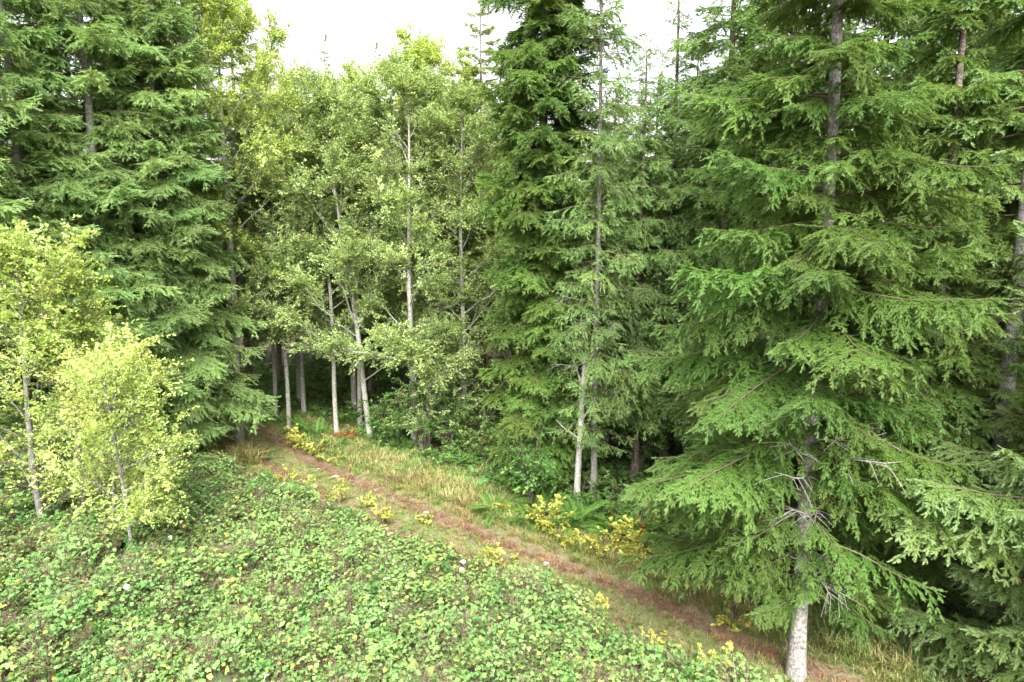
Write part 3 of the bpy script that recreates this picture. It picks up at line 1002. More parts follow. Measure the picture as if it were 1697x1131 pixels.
conifer('fir just outside the left edge reaching in over the saplings', T(-130, 300, 19.5), 19.5, 19, .18, 3.6, 4, 'fir_left', seed=20, tint=.1, per=6, dz=.50, prof=.5)
conifer('fir top at the left corner of the gap of sky', T(385, 100, 35), 35, 22.5, .17, 2.8, 5, 'fir_far', bark='brownbark', seed=21)
conifer('fir behind the broad layered fir, dark inner boughs', T(240, 200, 30), 30, 22, .17, 3.0, 4, 'fir_left', bark='brownbark', seed=22, per=7, prof=.5)

for k, (px, py, Y, Rm, lb) in enumerate([
        (1020, 150, 27, 2.3, 'light green fir filling the space right of the slender fir'),
        (1092, 128, 26, 2.6, 'broad light fir under the hanging-tipped spire'),
        (1160, 60, 27, 2.6, 'light fir between the hanging-tipped spire and the brown trunk'),
        (1250, -10, 29, 2.8, 'tall light fir behind the left side of the big near fir'),
        (1385, -80, 26, 2.8, 'tall fir behind the big near fir, its top outside the frame'),
        (1560, -60, 25, 2.8, 'tall fir behind the right edge firs, light showing through'),
        (1660, -60, 28, 2.8, 'tall fir at the back of the right edge')]):
    X, H = atY(px, py, Y)
    conifer(lb, X, Y, H, .15, Rm, 2.0, 'fir_left', bark='brownbark', seed=60 + k, per=7, dz=.46, gap=.1, prof=.7, tint=(-.6, .5, .1)[k % 3])

# alders at the forest edge
broadleaf('leaning alder with forked pale trunk, second from the track entrance', T(614, 690, 28.5), 28.5, 14.6, .115, 3.7, 2.6, seed=1, lean=(-1.6, .2), nlimb=26, dens=1.55, low=1.15,
          forks=((5.0, 2.6, 1.1, 5.5), (3.2, 3.0, .5, 3.5)))
broadleaf('straight alder with bright patchy trunk in the middle of the alder row', T(684, 640, 28), 28, 15.4, .12, 3.5, 2.6, seed=2, nlimb=26, dens=1.55, forks=((5.4, 1.9, 1.25, 6.0), (3.0, .3, .6, 2.4), (3.6, 4.6, .3, 2.6), (2.8, 5.6, .2, 2.4), (3.8, 3.6, .2, 2.8)))
broadleaf('slim alder nearest the lumpy spruce', T(768, 600, 29), 29, 14.5, .105, 3.3, 3.4, seed=3, nlimb=24, dens=1.0)
broadleaf('thin white-trunked alder next to the track entrance', T(557, 680, 29.5), 29.5, 13.8, .10, 3.0, 4.2, seed=4, nlimb=22, dens=1.5, lean=(-.3, 0), forks=((4.2, 2.9, .25, 3.2), (4.6, 3.8, .3, 3.4), (5.0, 5.2, .2, 2.6)))
broadleaf('mossy alder standing in shade behind the ferns', T(502, 630, 33), 33, 14.8, .12, 3.3, 4.0, seed=5, nlimb=22, dens=1.0, lean=(-.5, 0))
broadleaf('alder with arching limbs beside the broad layered fir', T(470, 500, 30.5), 30.5, 13.2, .10, 3.4, 3.4, seed=6, nlimb=24, dens=1.5, lean=(-.3, 0))
broadleaf('alder filling between the thin white-trunked and the leaning one', T(590, 500, 31), 31, 14.5, .10, 3.3, 4.5, seed=13, nlimb=24, dens=1.4)
broadleaf('alder with light crown between the straight and the slim one', T(728, 500, 31), 31, 15, .10, 3.3, 4.0, seed=14, nlimb=24, dens=1.4)
broadleaf('alder crown hanging over the dark track entrance', T(445, 450, 32.5), 32.5, 14, .10, 3.2, 5.0, seed=15, nlimb=24, dens=1.4)
broadleaf('yellowing alder crown highest against the sky', T(705, 300, 33), 33, 17.5, .14, 3.3, 7, 'alder_yellow', seed=7, nlimb=24, dens=1.0, tint=.0)
broadleaf('yellow-green alder crown close to the spruce top', T(765, 300, 35), 35, 16.5, .14, 3.0, 7, 'alder_yellow', seed=8, nlimb=22, dens=.9, tint=.0)
broadleaf('pale alder crown over the leaning alder', T(575, 300, 34), 34, 16.2, .14, 3.2, 7, 'alder_yellow', seed=9, nlimb=22, dens=.9, tint=.0)
broadleaf('alder crown between the broad fir and the leaning alder', T(478, 250, 35), 35, 16.4, .14, 3.2, 6, 'alder', seed=10, nlimb=22, dens=1.0, tint=-.3)
broadleaf('tall yellow-green tree behind the left firs', T(366, 150, 28.5), 28.5, 18.2, .16, 3.9, 6, 'alder_yellow', seed=11, nlimb=34, dens=1.5, tint=.2, name='broadleaf_tree')
broadleaf('bright leafy tree glimpsed behind the left edge firs', T(15, 100, 30), 30, 17, .16, 3.4, 7, 'alder_yellow', seed=12, nlimb=18, dens=.7, name='broadleaf_tree')

# the pale dead snag beside the spruce
sx = T(956, 750, 20.9)
sn = thing('dead_tree', 'bare bleached snag forking next to the lumpy spruce', 'dead tree', (sx, 20.9, float(gz(sx, 20.9))))
b = Buf()
rg = np.random.default_rng(5)
pts, t = trunk_pts(6.6, (.25, 0), .04, rg, 14)
b.tube(pts, .095 * (1 - t) ** .5 + .02, 9, wob=.05, rg=rg)
b.obj('trunk', M['deadwood'], sn, smooth=True)
for zf, az, el, l in ((4.0, 2.9, 1.25, 1.6), (3.0, .2, .9, 1.4), (4.6, .5, 1.0, 1.2), (2.4, 3.3, .7, 1.0), (5.2, 2.0, .9, 1.0)):
    u = np.linspace(0, 1, 7)
    d = np.array([math.cos(az) * math.cos(el), math.sin(az) * math.cos(el), math.sin(el)])
    p0 = np.array([np.interp(zf, pts[:, 2], pts[:, 0]), np.interp(zf, pts[:, 2], pts[:, 1]), zf])
    b = Buf()
    b.tube(p0 + d * (u * l)[:, None] + rg.normal(0, .02, (7, 3)), .03 * (1 - .8 * u) + .004, 6)
    b.obj('limb', M['deadwood'], sn, smooth=True)

# yellow saplings standing in the brambles
SAP = 'yellow-green saplings in the brambles'
broadleaf('tallest yellow sapling, at the left edge, trunk rising out of the brambles', T(66, 780, 18), 18, 8.3, .10, 2.5, 1.2, 'young', seed=20, group=SAP, nlimb=26, dens=.52,
          up=(.5, 1.1), name='sapling_tree', cat='sapling', bark='greybark', lean=(-.2, 0), twscale=1.0, tint=.0)
broadleaf('thin short sapling in front, yellow leaves low on a bare grey stem', T(215, 880, 15.4), 15.4, 5.2, .045, 1.25, 1.7, 'young', seed=21, group=SAP, nlimb=18, dens=.36,
          up=(.15, 1.0), name='sapling_tree', cat='sapling', bark='greybark', lean=(-.3, 0), twscale=.85, prof=.6)
broadleaf('middle yellow sapling between the tallest one and the thin front one', T(128, 700, 18.6), 18.6, 7.6, .06, 1.9, 1.0, 'young', seed=22, group=SAP, nlimb=22, dens=.5,
          up=(.4, 1.0), name='sapling_tree', cat='sapling', bark='greybark')
broadleaf('low leafy sapling leaning right towards the broad fir', T(172, 760, 17.2), 17.2, 5.6, .045, 1.5, 1.6, 'young', seed=23, group=SAP, nlimb=15, dens=.34,
          up=(.4, .9), name='sapling_tree', cat='sapling', bark='greybark', lean=(.5, 0), tint=-.6)

# the crowded forest behind
placed = []
for q in C.objects:
    if q.parent is None and q.get('category'):
        placed.append((q.location.x, q.location.y))
rg = np.random.default_rng(77)
SPIRES = [(438, 92, 41), (536, 62, 43), (620, 72, 45), (676, 66, 41), (497, 118, 48), (735, 105, 46), (1022, 125, 40), (1062, 150, 44), (950, 120, 42), (860, 80, 47), (575, 128, 50)]
SPL = ['farthest left thin spire over the alders', 'lean fir spire second from the left over the alders', 'dark pointed fir tip above the middle alders',
       'bare-topped fir spire just left of the highest alder', 'low rounded fir top behind the left alder crowns', 'faint fir top behind the highest alder', 'fir top low in the right hand sky gap',
       'blunt fir top below the hanging-tipped spire', 'fir top behind the slender pale trunk', 'fir top behind the lumpy spruce', 'small fir top in the dip of the skyline']
for k, (px, py, Y) in enumerate(SPIRES):
    X, H = atY(px, py, Y)
    conifer(SPL[k], X, Y, H, .15, 2.3, 4, 'fir_far', bark='brownbark', seed=100 + k, dz=.6, per=4, gap=.2, prof=1.0, tint=rg.uniform(-1, .5), tilt=(-.1, .25))
    placed.append((X, Y))
n = 0
GB, GA = 'firs crowded in the forest behind the alders', 'firs crowded in the forest behind the right hand firs'
Y = 29.0
while Y < 56:
    wdt = Y * .82 + 5
    X = -wdt
    while X < wdt:
        x = X + rg.uniform(-1.4, 1.4)
        y = Y + rg.uniform(-1.6, 1.6)
        X += 4.3 + (Y - 29) * .05
        px = 848.5 + F * x / (y * cp + 1)
        alder_zone = 430 < px < 800 and y < 37
        if alder_zone or min((x - a) ** 2 + (y - c) ** 2 for a, c in placed) < 3.3:
            continue
        if abs(path_dist([[x, y]])[0]) < 2.4:
            continue
        ceil_py = 150 if 420 < px < 1180 else -60
        H = CAMZ + y * math.tan(math.atan((565 - ceil_py) / F) - PITCH)
        H = min(H, 20) * rg.uniform(.80, 1.0)
        placed.append((x, y))
        left = px < 830
        conifer('dark trunked fir in the crowded forest behind the alders and left hand firs' if left else 'dark trunked fir in the crowded forest behind the right hand firs',
                x, y, H, rg.uniform(.12, .19), rg.uniform(2.1, 2.7), rg.uniform(1.2, 3.5) if y > 33 else rg.uniform(3.0, 5.0), 'fir_far', bark='brownbark', group=GB if left else GA,
                seed=200 + n, dz=.60, per=5, tint=rg.uniform(-.8, .8), gap=.12, prof=.65)
        n += 1
    Y += 4.4
print('forest trees', n)

# ================================================================== BRAMBLES
EDGE_PIX = [(-260, 745), (-60, 750), (150, 752), (262, 758), (330, 766), (400, 782), (470, 808), (560, 845), (650, 876), (740, 905), (800, 930), (870, 960), (925, 1005), (1010, 1050), (1110, 1100), (1180, 1150)]


def smooth_noise(x, y, s, seed=0.0):
    return np.array([noise.noise((a * s, c * s, seed)) for a, c in zip(x, y)])


def bramble_height(x, y):
    P = np.stack([x, y], -1)
    d = -path_dist(P) - np.interp(y, [14, 16, 18.5, 22, 26], [1.15, 1.4, 1.75, 2.3, 2.6])                      # how far inside from the track's near edge
    back = np.clip((25.5 - y + 0.10 * x + np.where(x < -15, .0, 0)) / 2.0, 0, 1)
    n1 = smooth_noise(x, y, .45, 3.1)
    n2 = smooth_noise(x, y, 1.3, 7.7)
    h = 1.15 + .60 * n1 + .50 * n2
    e = np.clip(d + n2 * .6, 0, 3)
    prof = 1 - np.exp(-e / .55)
    return gz(x, y) + h * prof * back, (d > -.05) & (back > 0)


def in_view(x, y, z, m=60):
    yy, zz = y, z - CAMZ
    depth = yy * cp - zz * sp
    u = 848.5 + F * x / np.maximum(depth, .1)
    v = 565.5 - F * (yy * sp + zz * cp) / np.maximum(depth, .1)
    return (depth > 0) & (u > -m * 3) & (u < 1697 + m * 3) & (v < 1131 + m * 4) & (v > -200)


bxs, bys = np.arange(-24, 6.1, .25), np.arange(5, 28.1, .25)
bx, by, bq = grid(bxs, bys)
bh, ok = bramble_height(bx, by)
keep = ok[bq].all(1)
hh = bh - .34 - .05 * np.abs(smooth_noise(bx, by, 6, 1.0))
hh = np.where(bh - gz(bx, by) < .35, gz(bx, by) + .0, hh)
o = mesh_obj('bramble_canes', np.stack([bx, by, hh], -1), bq[keep], None, smooth=False)
m, t, out = mat_new('tangled_canes')
g_ = N(t, 'ShaderNodeNewGeometry')
nn = N(t, 'ShaderNodeTexNoise')
nn.inputs['Scale'].default_value, nn.inputs['Detail'].default_value = 9, 8
t.links.new(g_.outputs['Position'], nn.inputs[0])
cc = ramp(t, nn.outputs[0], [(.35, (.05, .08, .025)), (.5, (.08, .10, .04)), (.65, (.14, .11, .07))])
p = N(t, 'ShaderNodeBsdfPrincipled')
p.inputs['Roughness'].default_value = .95
t.links.new(cc, p.inputs['Base Color'])
t.links.new(p.outputs[0], out.inputs[0])
o.data.materials.append(m)
o['kind'] = 'stuff'
o['label'] = 'tangle of dark canes and old leaves under the bramble leaves'

protos('bramble', [rosette(300 + i, 20, LEAF, .050, .27, .19, 5, .92) for i in range(7)], M['bramble'])
protos('stalk', [stalks(320 + i, 7, .20, .2, .014) for i in range(4)], M['stalk'])


def scatter_on(n, x0, x1, y0, y1, hf, seed):
    rg = np.random.default_rng(seed)
    x, y = rg.uniform(x0, x1, n), rg.uniform(y0, y1, n)
    z, ok = hf(x, y)
    ok &= in_view(x, y, z)
    return x[ok], y[ok], z[ok], rg


x, y, z, rg = scatter_on(29000, -24, 6, 7.5, 27.5, bramble_height, 21)
big = smooth_noise(x, y, .35, 5.0)
med = smooth_noise(x, y, 1.1, 9.0)
patch = smooth_noise(x, y, 2.6, 2.0)
low = z - gz(x, y)
e = .15
zx = (bramble_height(x + e, y)[0] - bramble_height(x - e, y)[0]) / (2 * e)
zy = (bramble_height(x, y + e)[0] - bramble_height(x, y - e)[0]) / (2 * e)
rx, ry = np.clip(np.arctan(zy), -.7, .7), -np.clip(np.arctan(zx), -.7, .7)
kp = (patch > -.32) | (rg.random(len(x)) < .5)
zj = z + rg.uniform(-.16, .10, len(x))
tint = np.clip(.9 * big + 1.1 * med - .25 + rg.normal(0, .4, len(x)), -1.3, 1.3)
rot = np.stack([rx * .8 + rg.normal(0, .22, len(x)), ry * .8 + rg.normal(0, .22, len(x)), rg.uniform(0, 6.28, len(x))], -1)
o = scatter('brambles', 'bramble', np.stack([x, y, zj], -1)[kp], rot[kp], rg.uniform(.75, 1.2, len(x))[kp], rg.integers(0, 7, len(x))[kp], -tint[kp], kind='stuff')
o['label'] = 'thick mass of bramble leaves filling the clearing'
br = (patch < .06) & (rg.random(len(x)) < .33) & (low > .6)
o = scatter('bramble_stalks', 'stalk', np.stack([x, y, z + .04], -1)[br], rot[br], rg.uniform(.7, 1.3, len(x))[br], rg.integers(0, 4, len(x))[br], med[br], kind='stuff')
o['label'] = 'brown dead flower stalks and dried berries among the brambles'
mx_ = rg.random(len(x)) < .022
o = scatter('mixed_weeds', 'shrub', np.stack([x, y, z + .02], -1)[mx_], np.stack([rg.normal(0, .3, mx_.sum()), -rg.uniform(.3, 1.4, mx_.sum()), rg.uniform(0, 6.28, mx_.sum())], -1),
            rg.uniform(.5, 1.0, mx_.sum()), rg.integers(0, 5, mx_.sum()), rg.normal(.8, .6, mx_.sum()), kind='stuff')
o['label'] = 'leafy weeds poking up out of the brambles'
print('bramble pieces', kp.sum(), br.sum())

# ================================================================== GRASS, LITTER, UNDERGROWTH
protos('grass', [tuft(400 + i, 24, .30, .12, .0085, .7) for i in range(5)], M['grass'])
protos('straw', [tuft(410 + i, 20, .36, .13, .008, .9) for i in range(5)], M['straw'])
protos('litter', [tuft(420 + i, 16, .09, .14, .007, 3.2) for i in range(3)], M['litter'])
protos('ground_leaf', [rosette(430 + i, 7, LEAF_LO, .075, .22, .12, 3, .8) for i in range(4)], M['shrub'])


def verge(x, y):
    return gz(x, y), np.ones(len(x), bool)


x, y, z, rg = scatter_on(80000, -20, 14, 9, 36, verge, 31)
d = path_dist(np.stack([x, y], -1))
pn = smooth_noise(x, y, .8, 1.5)
pn2 = smooth_noise(x, y, 2.4, 4.5)
rutv = RUT(d, 0 * d)
# density across the track: tall on the verge, thin in the middle, next to nothing in the ruts
dens = np.where(d > 1.15, np.clip(1.0 - (d - 2.9) / 2.2, 0, 1), 0) * .85
dens = np.where(np.abs(d) < .50, .75 + .5 * pn, dens)
dens = np.where((d < -1.05) & (d > -3.4), .8, dens)
dens = np.where(rutv > .5, .04 + .1 * (pn > .2), dens)
k = (rg.random(len(x)) < dens) & (d > -3.4)
sc_ = np.where(d > 1.6, rg.uniform(.8, 1.6, len(x)), np.where(np.abs(d) < .9, rg.uniform(.35, .65, len(x)), rg.uniform(.5, .95, len(x))))
green = (pn2 + .35 * rg.standard_normal(len(x)) + np.where(np.abs(d) < .7, .35, .22) + np.where(d > 2.8, .1, 0)) > .12
rot = np.stack([rg.normal(0, .12, len(x)), rg.normal(0, .12, len(x)), rg.uniform(0, 6.28, len(x))], -1)
pos = np.stack([x, y, z + np.where(np.abs(d + .6) < 2.4, .04, -.02)], -1)
for nm, key, mk, lb in (('green_grass', 'grass', k & green, 'green grass along the middle and verge of the track'),
                        ('dry_grass', 'straw', k & ~green, 'straw-coloured dry grass beside the wheel ruts')):
    o = scatter(nm, key, pos[mk], rot[mk], sc_[mk], rg.integers(0, 5, len(x))[mk], np.clip(rg.normal(0, .5, mk.sum()) + pn[mk], -1, 1), kind='stuff')
    o['label'] = lb
    print(nm, mk.sum())
k = (np.abs(d) < 1.9) & (rg.random(len(x)) < .42)
o = scatter('needle_litter', 'litter', pos[k] + [0, 0, .005], rot[k], rg.uniform(.5, 1.3, k.sum()), rg.integers(0, 3, k.sum()), rg.normal(0, .5, k.sum()), kind='stuff')
o['label'] = 'fallen needles and straw lying on the wheel ruts'

protos('fallen', [rosette(440 + i, 5, LEAF_LO, .055, .25, .0, 3, .9) for i in range(3)], M['rust'])
k = (np.abs(d) < 3.0) & (rg.random(len(x)) < .025)
o = scatter('fallen_leaves', 'fallen', pos[k] + [0, 0, .02], rot[k], rg.uniform(.6, 1.3, k.sum()), rg.integers(0, 3, k.sum()), rg.normal(0, .8, k.sum()), kind='stuff')
o['label'] = 'brown fallen leaves scattered over the track'

x, y, z, rg = scatter_on(38000, -26, 26, 11, 50, verge, 41)
d = path_dist(np.stack([x, y], -1))
pn = smooth_noise(x, y, .6, 8.5)
dens = np.where(d > 3.3, np.clip(.95 - np.maximum(0, d - 6) / 14 + .9 * pn, .12, 1), 0)
dens = np.where((d < -2.2) & (y > 24), .5, dens)
k = rg.random(len(x)) < dens
rot = np.stack([rg.normal(0, .2, len(x)), rg.normal(0, .2, len(x)), rg.uniform(0, 6.28, len(x))], -1)
o = scatter('undergrowth', 'ground_leaf', np.stack([x, y, z + rg.uniform(.1, .45, len(x)) * (1 + pn)], -1)[k], rot[k], rg.uniform(.8, 1.6, k.sum()), rg.integers(0, 4, k.sum()), rg.normal(0, .7, k.sum()) + .3, kind='stuff')
o['label'] = 'low green leafy undergrowth between the verge and the trunks'
print('undergrowth', k.sum())


# ================================================================== SHRUBS
def shrub(name, label, cat, px, py, h, rad, key, n, seed, group=None, tint=0.0, z=0.0, tws=1.0, Y=None):
    if Y is None:
        X, Y = at(px, py, z)
    else:
        X = T(px, py, Y)
    rg = np.random.default_rng(7000 + seed)
    root = thing(name, label, cat, (X, Y, float(gz(X, Y))), group)
    b = Buf()
    P, Ro, S, I, Ti = [], [], [], [], []
    ns = max(5, int(n / 7))
    for k in range(ns):
        az = rg.uniform(0, 2 * PI)
        rr = rad * rg.uniform(.3, 1)
        hh = h * rg.uniform(.55, 1.0)
        u = np.linspace(0, 1, 6)
        q = np.stack([math.cos(az) * rr * u ** 1.3, math.sin(az) * rr * u ** 1.3, hh * u ** .85 - .05], -1) + rg.normal(0, .02, (6, 3))
        b.tube(q, .012 * (1 - .7 * u) + .002, 4)
        for j in range(max(2, int(n / ns))):
            f = rg.uniform(.3, 1)
            p = np.array([np.interp(f, u, q[:, c]) for c in range(3)])
            P.append(p); Ro.append((rg.uniform(-.5, .5), -rg.uniform(-.3, .8), az + rg.normal(0, .9)))
            S.append(rg.uniform(.7, 1.2) * tws); I.append(rg.integers(0, len(PROTO[key]))); Ti.append(tint + rg.normal(0, .4))
    b.obj('stem', M['brownbark'], root)
    scatter('foliage', key, P, Ro, S, I, Ti, root, 'stuff')
    return root


YS = 'yellow-leaved shrubs along the track'
for i, (px, py, h, rad, n, lb) in enumerate([
    (497, 742, .9, .5, 22, 'upright yellow shrub nearest the dark track entrance'),
    (520, 752, .8, .6, 22, 'sprawling yellow shrub just right of the one at the track entrance'),
    (548, 762, .5, .4, 12, 'low yellow shrub at the edge of the dry verge before the alders'),
    (838, 862, .6, .35, 14, 'small yellow shrub left of the fern below the lumpy spruce'),
    (862, 838, .7, .4, 10, 'sparse yellow shrub behind the small one below the spruce'),
    (905, 888, 1.0, .65, 44, 'fullest yellow shrub below the lumpy spruce'),
    (935, 908, .7, .5, 26, 'yellow shrub in front of the fern, right of the fullest one'),
    (1000, 922, .8, .5, 24, 'pale yellow shrub in the middle of the shrubby verge'),
    (1042, 915, 1.0, .6, 40, 'tall pale yellow shrub under the drooping fir boughs'),
    (1075, 938, .8, .7, 38, 'broad yellow shrub touching the lowest boughs of the big fir'),
    (1085, 880, .9, .5, 12, 'thin yellow shrub back in the shade under the boughs'),
    (1125, 975, .6, .5, 14, 'small yellow shrub at the foot of the big fir boughs'),
    (1215, 1040, .7, .4, 12, 'last yellow shrub under the big fir, near the bottom')]):
    shrub('yellow_shrub', lb, 'shrub', px, py, h, rad, 'gold', int(n * 1.2), i, YS, tint=rg.uniform(-.3, .5), tws=.9)
YB = 'yellow sprays along the near side of the track'
for i, (px, py, h, rad, n, lb) in enumerate([
    (470, 808, .9, .45, 14, 'yellow spray at the far tip of the bramble edge'),
    (512, 822, .9, .4, 12, 'yellow spray on the bramble edge beside the pale clearing of the track'),
    (562, 838, .9, .5, 20, 'bright yellow spray opposite the white flower head'),
    (600, 842, .5, .3, 8, 'tiny yellow plant in the near rut'),
    (640, 868, .9, .4, 12, 'yellow spray in the middle of the bramble edge'),
    (703, 870, .5, .2, 8, 'orange-yellow plant beside the rut in mid track'),
    (832, 950, .8, .45, 20, 'yellow spray on the bulge of the bramble edge'),
    (935, 1022, .9, .45, 18, 'orange-tinged yellow spray above the lower bramble edge'),
    (985, 1042, .9, .6, 30, 'long low yellow spray on the lower bramble edge'),
    (1075, 1088, .9, .5, 18, 'yellow spray beside the lower bramble leaves'),
    (1110, 1130, .9, .6, 34, 'yellow-green bush at the bottom edge left of the track'),
    (1180, 1135, .8, .5, 30, 'yellow-green bush at the bottom edge touching the track'),
    (640, 1045, 1.5, .4, 12, 'yellowing patch in the open brambles')]):
    shrub('yellow_spray', lb, 'plant', px, py, h, rad, 'gold', n, 40 + i, YB, tint=-.4 if n >= 30 else .3, tws=.75)
GA2 = 'leafy alder sprouts between the alder trunks'
for i, (px, py, Y, h, rad, n, lb) in enumerate([
    (708, 700, 27.4, 3.5, 1.2, 85, 'tallest pale leafy sprout bush, in front of the straight alder'),
    (655, 700, 27.8, 3.0, 1.0, 60, 'pale leafy sprout bush right of the leaning alder foot'),
    (738, 700, 27.6, 3.2, 1.1, 60, 'pale leafy sprout bush between the straight and the slim alder'),
    (800, 700, 28.5, 3.4, 1.2, 60, 'thin leafy sprout bush right of the slim alder')]):
    shrub('alder_sprouts', lb, 'shrub', px, py, h, rad, 'alder', n, 150 + i, GA2, Y=Y, tint=.2)
GS = 'green shrubs at the forest edge'
for i, (px, py, Y, h, rad, n, tn, lb) in enumerate([
    (880, 780, 20.8, 3.0, 1.1, 110, .4, 'bright green leafy bush in front of the lumpy spruce foot'),
    (700, 745, 27, 3.4, 1.3, 110, .3, 'leafy green bush round the foot of the straight alder'),
    (640, 735, 28, 2.2, 1.0, 60, .2, 'loose green bush between the leaning and straight alders'),
    (745, 745, 27.5, 2.2, 1.1, 60, -.4, 'dull green bush at the foot of the slim alder'),
    (800, 750, 26, 1.6, 1.2, 60, -.8, 'dark rounded bush left of the lumpy spruce'),
    (800, 600, 31, 5.0, 1.8, 150, -.9, 'tall dark bush in the shade behind the slim alder'),
    (1110, 640, 26, 5.0, 1.9, 170, .2, 'tall grey-green bush behind the right hand firs'),
    (1060, 700, 24, 3.2, 1.3, 90, .0, 'green bush in the dark gap right of the slender fir'),
    (1130, 850, 19.5, 1.6, 1.2, 70, .0, 'green bush below the drooping boughs right of the slender fir'),
    (1010, 850, 20.2, 1.3, 1.0, 50, -.2, 'low green bush at the foot of the slender fir'),
    (960, 830, 21.5, 1.4, 1.0, 50, -.3, 'low green bush at the foot of the snag'),
    (1180, 900, 17.5, 1.3, 1.1, 50, .2, 'leafy bush in the shade under the big fir boughs'),
    (600, 700, 30, 1.6, .9, 36, .0, 'small green bush behind the leaning alder'),
    (400, 640, 33, 3.0, 1.5, 60, -.6, 'dark bush at the back of the track entrance'),
    (1600, 1000, 17, 2.0, 1.4, 60, .9, 'yellow-green bush glimpsed behind the right edge trunk'),
    (1420, 900, 18.5, 2.0, 1.6, 80, .0, 'green bush in the gloom behind the near firs')]):
    shrub('green_shrub', lb, 'shrub', px, py, h, rad, 'shrub', n, 80 + i, GS, tint=tn, Y=Y)
shrub('rusty_shrub', 'rusty orange low shrub in the dark left of the lumpy spruce', 'shrub', 822, 745, .7, .8, 'rust', 30, 120, z=0)
shrub('rusty_shrub', 'small rusty plant by the thin white-trunked alder', 'shrub', 575, 735, .7, .5, 'rust', 16, 121, z=0)
shrub('rusty_shrub', 'reddish plants behind the tall pale yellow shrub', 'shrub', 1035, 890, .6, .7, 'rust', 24, 122, z=0)


# ferns, each frond its own part
def frond(seed, L=.85):
    rg = np.random.default_rng(seed)
    b = Buf()
    u = np.linspace(0, 1, 12)
    q = np.stack([L * u * (1 - .12 * u), .03 * np.sin(u * 3), L * (.75 * u - .72 * u ** 2)], -1)
    b.tube(q, .004 * (1 - .7 * u) + .001, 3, tone=.3)
    n = 26
    f = np.linspace(.08, .99, n)
    P = np.stack([np.interp(f, u, q[:, c]) for c in range(3)], -1)
    ta = unit(np.stack([np.interp(f, u, np.gradient(q[:, c])) for c in range(3)], -1))
    for s_ in (-1, 1):
        D = np.array([0, s_, 0.]) + ta * .35 + rg.normal(0, .06, (n, 3)) + np.array([0, 0, -.15])
        ln = .13 * np.sin(PI * np.clip(f * .86 + .16, 0, 1)) ** .6 + .01
        stamp(b, *LEAF_LO, P, D, np.cross(D, ta) * -s_ + np.array([0, 0, .01]), ln, np.full(n, .024), np.full(n, .4), np.full(n, .6) + .2 * f, rg.random(n))
    return b


FROND = [frond(s).obj('frond', M['fern'], link=False) for s in range(4)]
FG = 'sword ferns along the forest edge'
FERNS = [(430, 705, .9, 'fern deepest in the dark track entrance'), (452, 690, 1, 'shaded fern at the back of the track entrance bank'), (478, 700, 1.1, 'shaded fern in the middle of the entrance bank'),
         (505, 712, 1.1, 'arching fern behind the first yellow shrubs'), (528, 722, 1.1, 'bright arching fern left of the thin white-trunked alder'), (548, 748, .8, 'upright low fern in front of the thin white-trunked alder'),
         (470, 668, 1.0, 'dim fern high on the entrance bank'), (500, 680, 1.0, 'dim fern behind the arching one on the bank'), (535, 690, 1.0, 'dim fern behind the white-trunked alder'), (440, 668, 1.0, 'dim fern at the left of the bank'),
         (600, 722, .9, 'fern at the foot of the leaning alder'), (882, 872, 1.1, 'fern left of the fullest yellow shrub'), (955, 905, 1.1, 'large fern right of the fullest yellow shrub'),
         (965, 872, 1.2, 'fern behind the large one, below the snag'), (820, 850, 1.0, 'reddish-green fern under the left of the lumpy spruce'), (1020, 888, 1.0, 'fern between the pale yellow shrubs'),
         (900, 848, 1.1, 'fern in the shade under the spruce boughs'), (1065, 885, 1.0, 'fern under the drooping fir boughs'), (570, 700, 1.0, 'fern between the thin and the leaning alder'),
         (660, 740, .9, 'fern between the leaning and the straight alder'), (770, 770, .9, 'fern before the slim alder'), (1120, 930, .9, 'fern at the foot of the big fir boughs'), (1000, 868, .9, 'small fern at the slender fir foot')]
for k, (px, py, s, lb) in enumerate(FERNS):
    X, Y = at(px, py + 8)
    if path_dist([[X, Y]])[0] < 2.0:
        Y += .9
    f = thing('fern', lb, 'fern', (X, Y, float(gz(X, Y))), FG)
    rg = np.random.default_rng(900 + k)
    nf = 15
    for j in range(nf):
        o = FROND[j % 4].copy()
        o.name = 'frond'
        C.objects.link(o)
        o.parent = f
        o.rotation_euler = (rg.normal(0, .15), -rg.uniform(.0, .75), j * 2 * PI / nf + rg.normal(0, .2))
        q = s * rg.uniform(.75, 1.15) * 1.35
        o.scale = (q, q, q)

# clump of tall dry grass and twigs at the track entrance, below the broad fir
X, Y = at(378, 768)
o = thing('dry_grass_clump', 'tall brown dry grass clump where the track enters the forest', 'grass clump', (X, Y, float(gz(X, Y))))
rg = np.random.default_rng(61)
n = 60
a, r_ = rg.uniform(0, 6.28, n), 1.0 * rg.random(n) ** .5
scatter('foliage', 'straw', np.stack([np.cos(a) * r_, np.sin(a) * r_, np.full(n, 0)], -1), np.stack([rg.normal(0, .25, n), rg.normal(0, .25, n), a], -1), rg.uniform(1.6, 2.9, n), rg.integers(0, 5, n), rg.normal(0, .4, n), o, 'stuff')


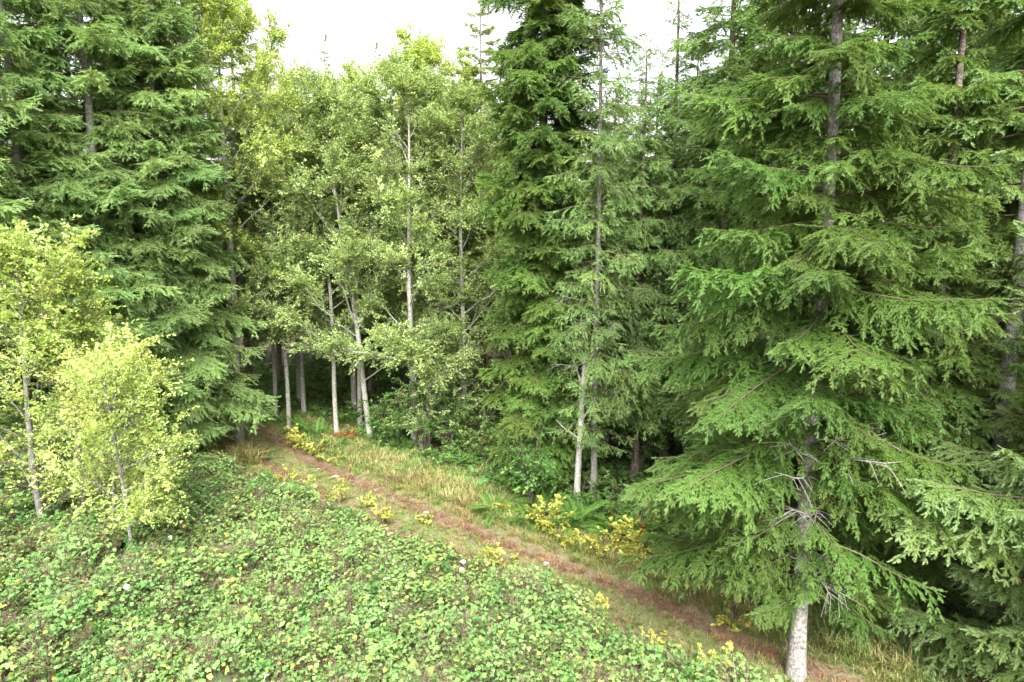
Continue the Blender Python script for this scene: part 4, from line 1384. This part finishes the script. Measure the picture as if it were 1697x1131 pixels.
# white flowers
def umbel(seed):
    rg = np.random.default_rng(seed)
    b = Buf()
    b.tube([[0, 0, -.1], [0.02, 0, .35], [0, .02, .62]], [.006, .005, .004], 4, tone=0)
    for k in range(16):
        a, r = rg.uniform(0, 6.28), .12 * rg.random() ** .5
        c = np.array([math.cos(a) * r, math.sin(a) * r, .72 - r * r * 2])
        b.tube([[0, .02, .62], c], [.002, .0015], 3, tone=0)
        V = [(c + np.array([math.cos(q), math.sin(q), 0]) * .032) for q in np.arange(6) * PI / 3] + [c + np.array([0, 0, .02])]
        b.add(V, T=[(i, (i + 1) % 6, 6) for i in range(6)], tone=.6)
    return b


for k, (px, py, s, lb) in enumerate([(557, 808, .75, 'white flower head standing between the ruts opposite the alders'), (706, 868, .55, 'low white flower head beside the orange-yellow plant'),
                                     (528, 782, .35, 'small white flowers in the grass between the ruts'), (905, 952, .5, 'tiny white flowers between the ruts below the fullest yellow shrub')]):
    X, Y = at(px, py)
    f = thing('white_flower', lb, 'flower', (X, Y, float(gz(X, Y))))
    umbel(k).obj('flower_head', M['white'], f)
    f.scale = (s, s, s)


def trumpet():
    b = Buf()
    b.tube([[0, 0, -.15], [0, 0, -.03], [0, 0, 0]], [.002, .006, .03], 8, tone=.6)
    b.tube([[0, 0, 0], [0, 0, .008]], [.03, .055], 8, tone=.7)
    return b


TR = trumpet().obj('bindweed_flower', M['white'], link=False)
BW = 'white bindweed flowers among the brambles'
for k, (px, py) in enumerate([(210, 976), (282, 894), (442, 996), (413, 993), (108, 1095), (573, 914), (768, 934), (765, 947), (345, 808), (441, 1122), (1177, 1097), (640, 962)]):
    X, Y = at(px, py, 1.2)
    z = float(bramble_height(np.array([X]), np.array([Y]))[0][0])
    if z < .5:
        continue
    X, Y = at(px, py, z + .1)
    o = TR.copy()
    o.name = 'bindweed_flower'
    C.objects.link(o)
    o.location = (X, Y, z + .14)
    o.rotation_euler = (.5 * math.sin(k * 2.1) + .5, .4 * math.cos(k * 3.3), k)
    o['label'] = 'tiny white bindweed flower lying on the bramble leaves'
    o['category'] = 'flower'
    o['group'] = BW

# fallen pole under the right hand firs
X1, Y1 = at(1520, 1062, .5)
X2, Y2 = at(1700, 1046, .35)
o = thing('fallen_pole', 'pale fallen pole lying behind the low boughs in the bottom right corner', 'log', (X1, Y1, .45))
b = Buf()
u = np.linspace(0, 1, 12)
b.tube(np.stack([u * (X2 - X1 + 1), u * (Y2 - Y1 + .6), -.1 * u + .02 * np.sin(u * 9)], -1), .045 * (1 - .3 * (1 - u)), 8, wob=.05)
b.obj('stem', M['deadwood'], o, smooth=True)

bpy.context.view_layer.update()
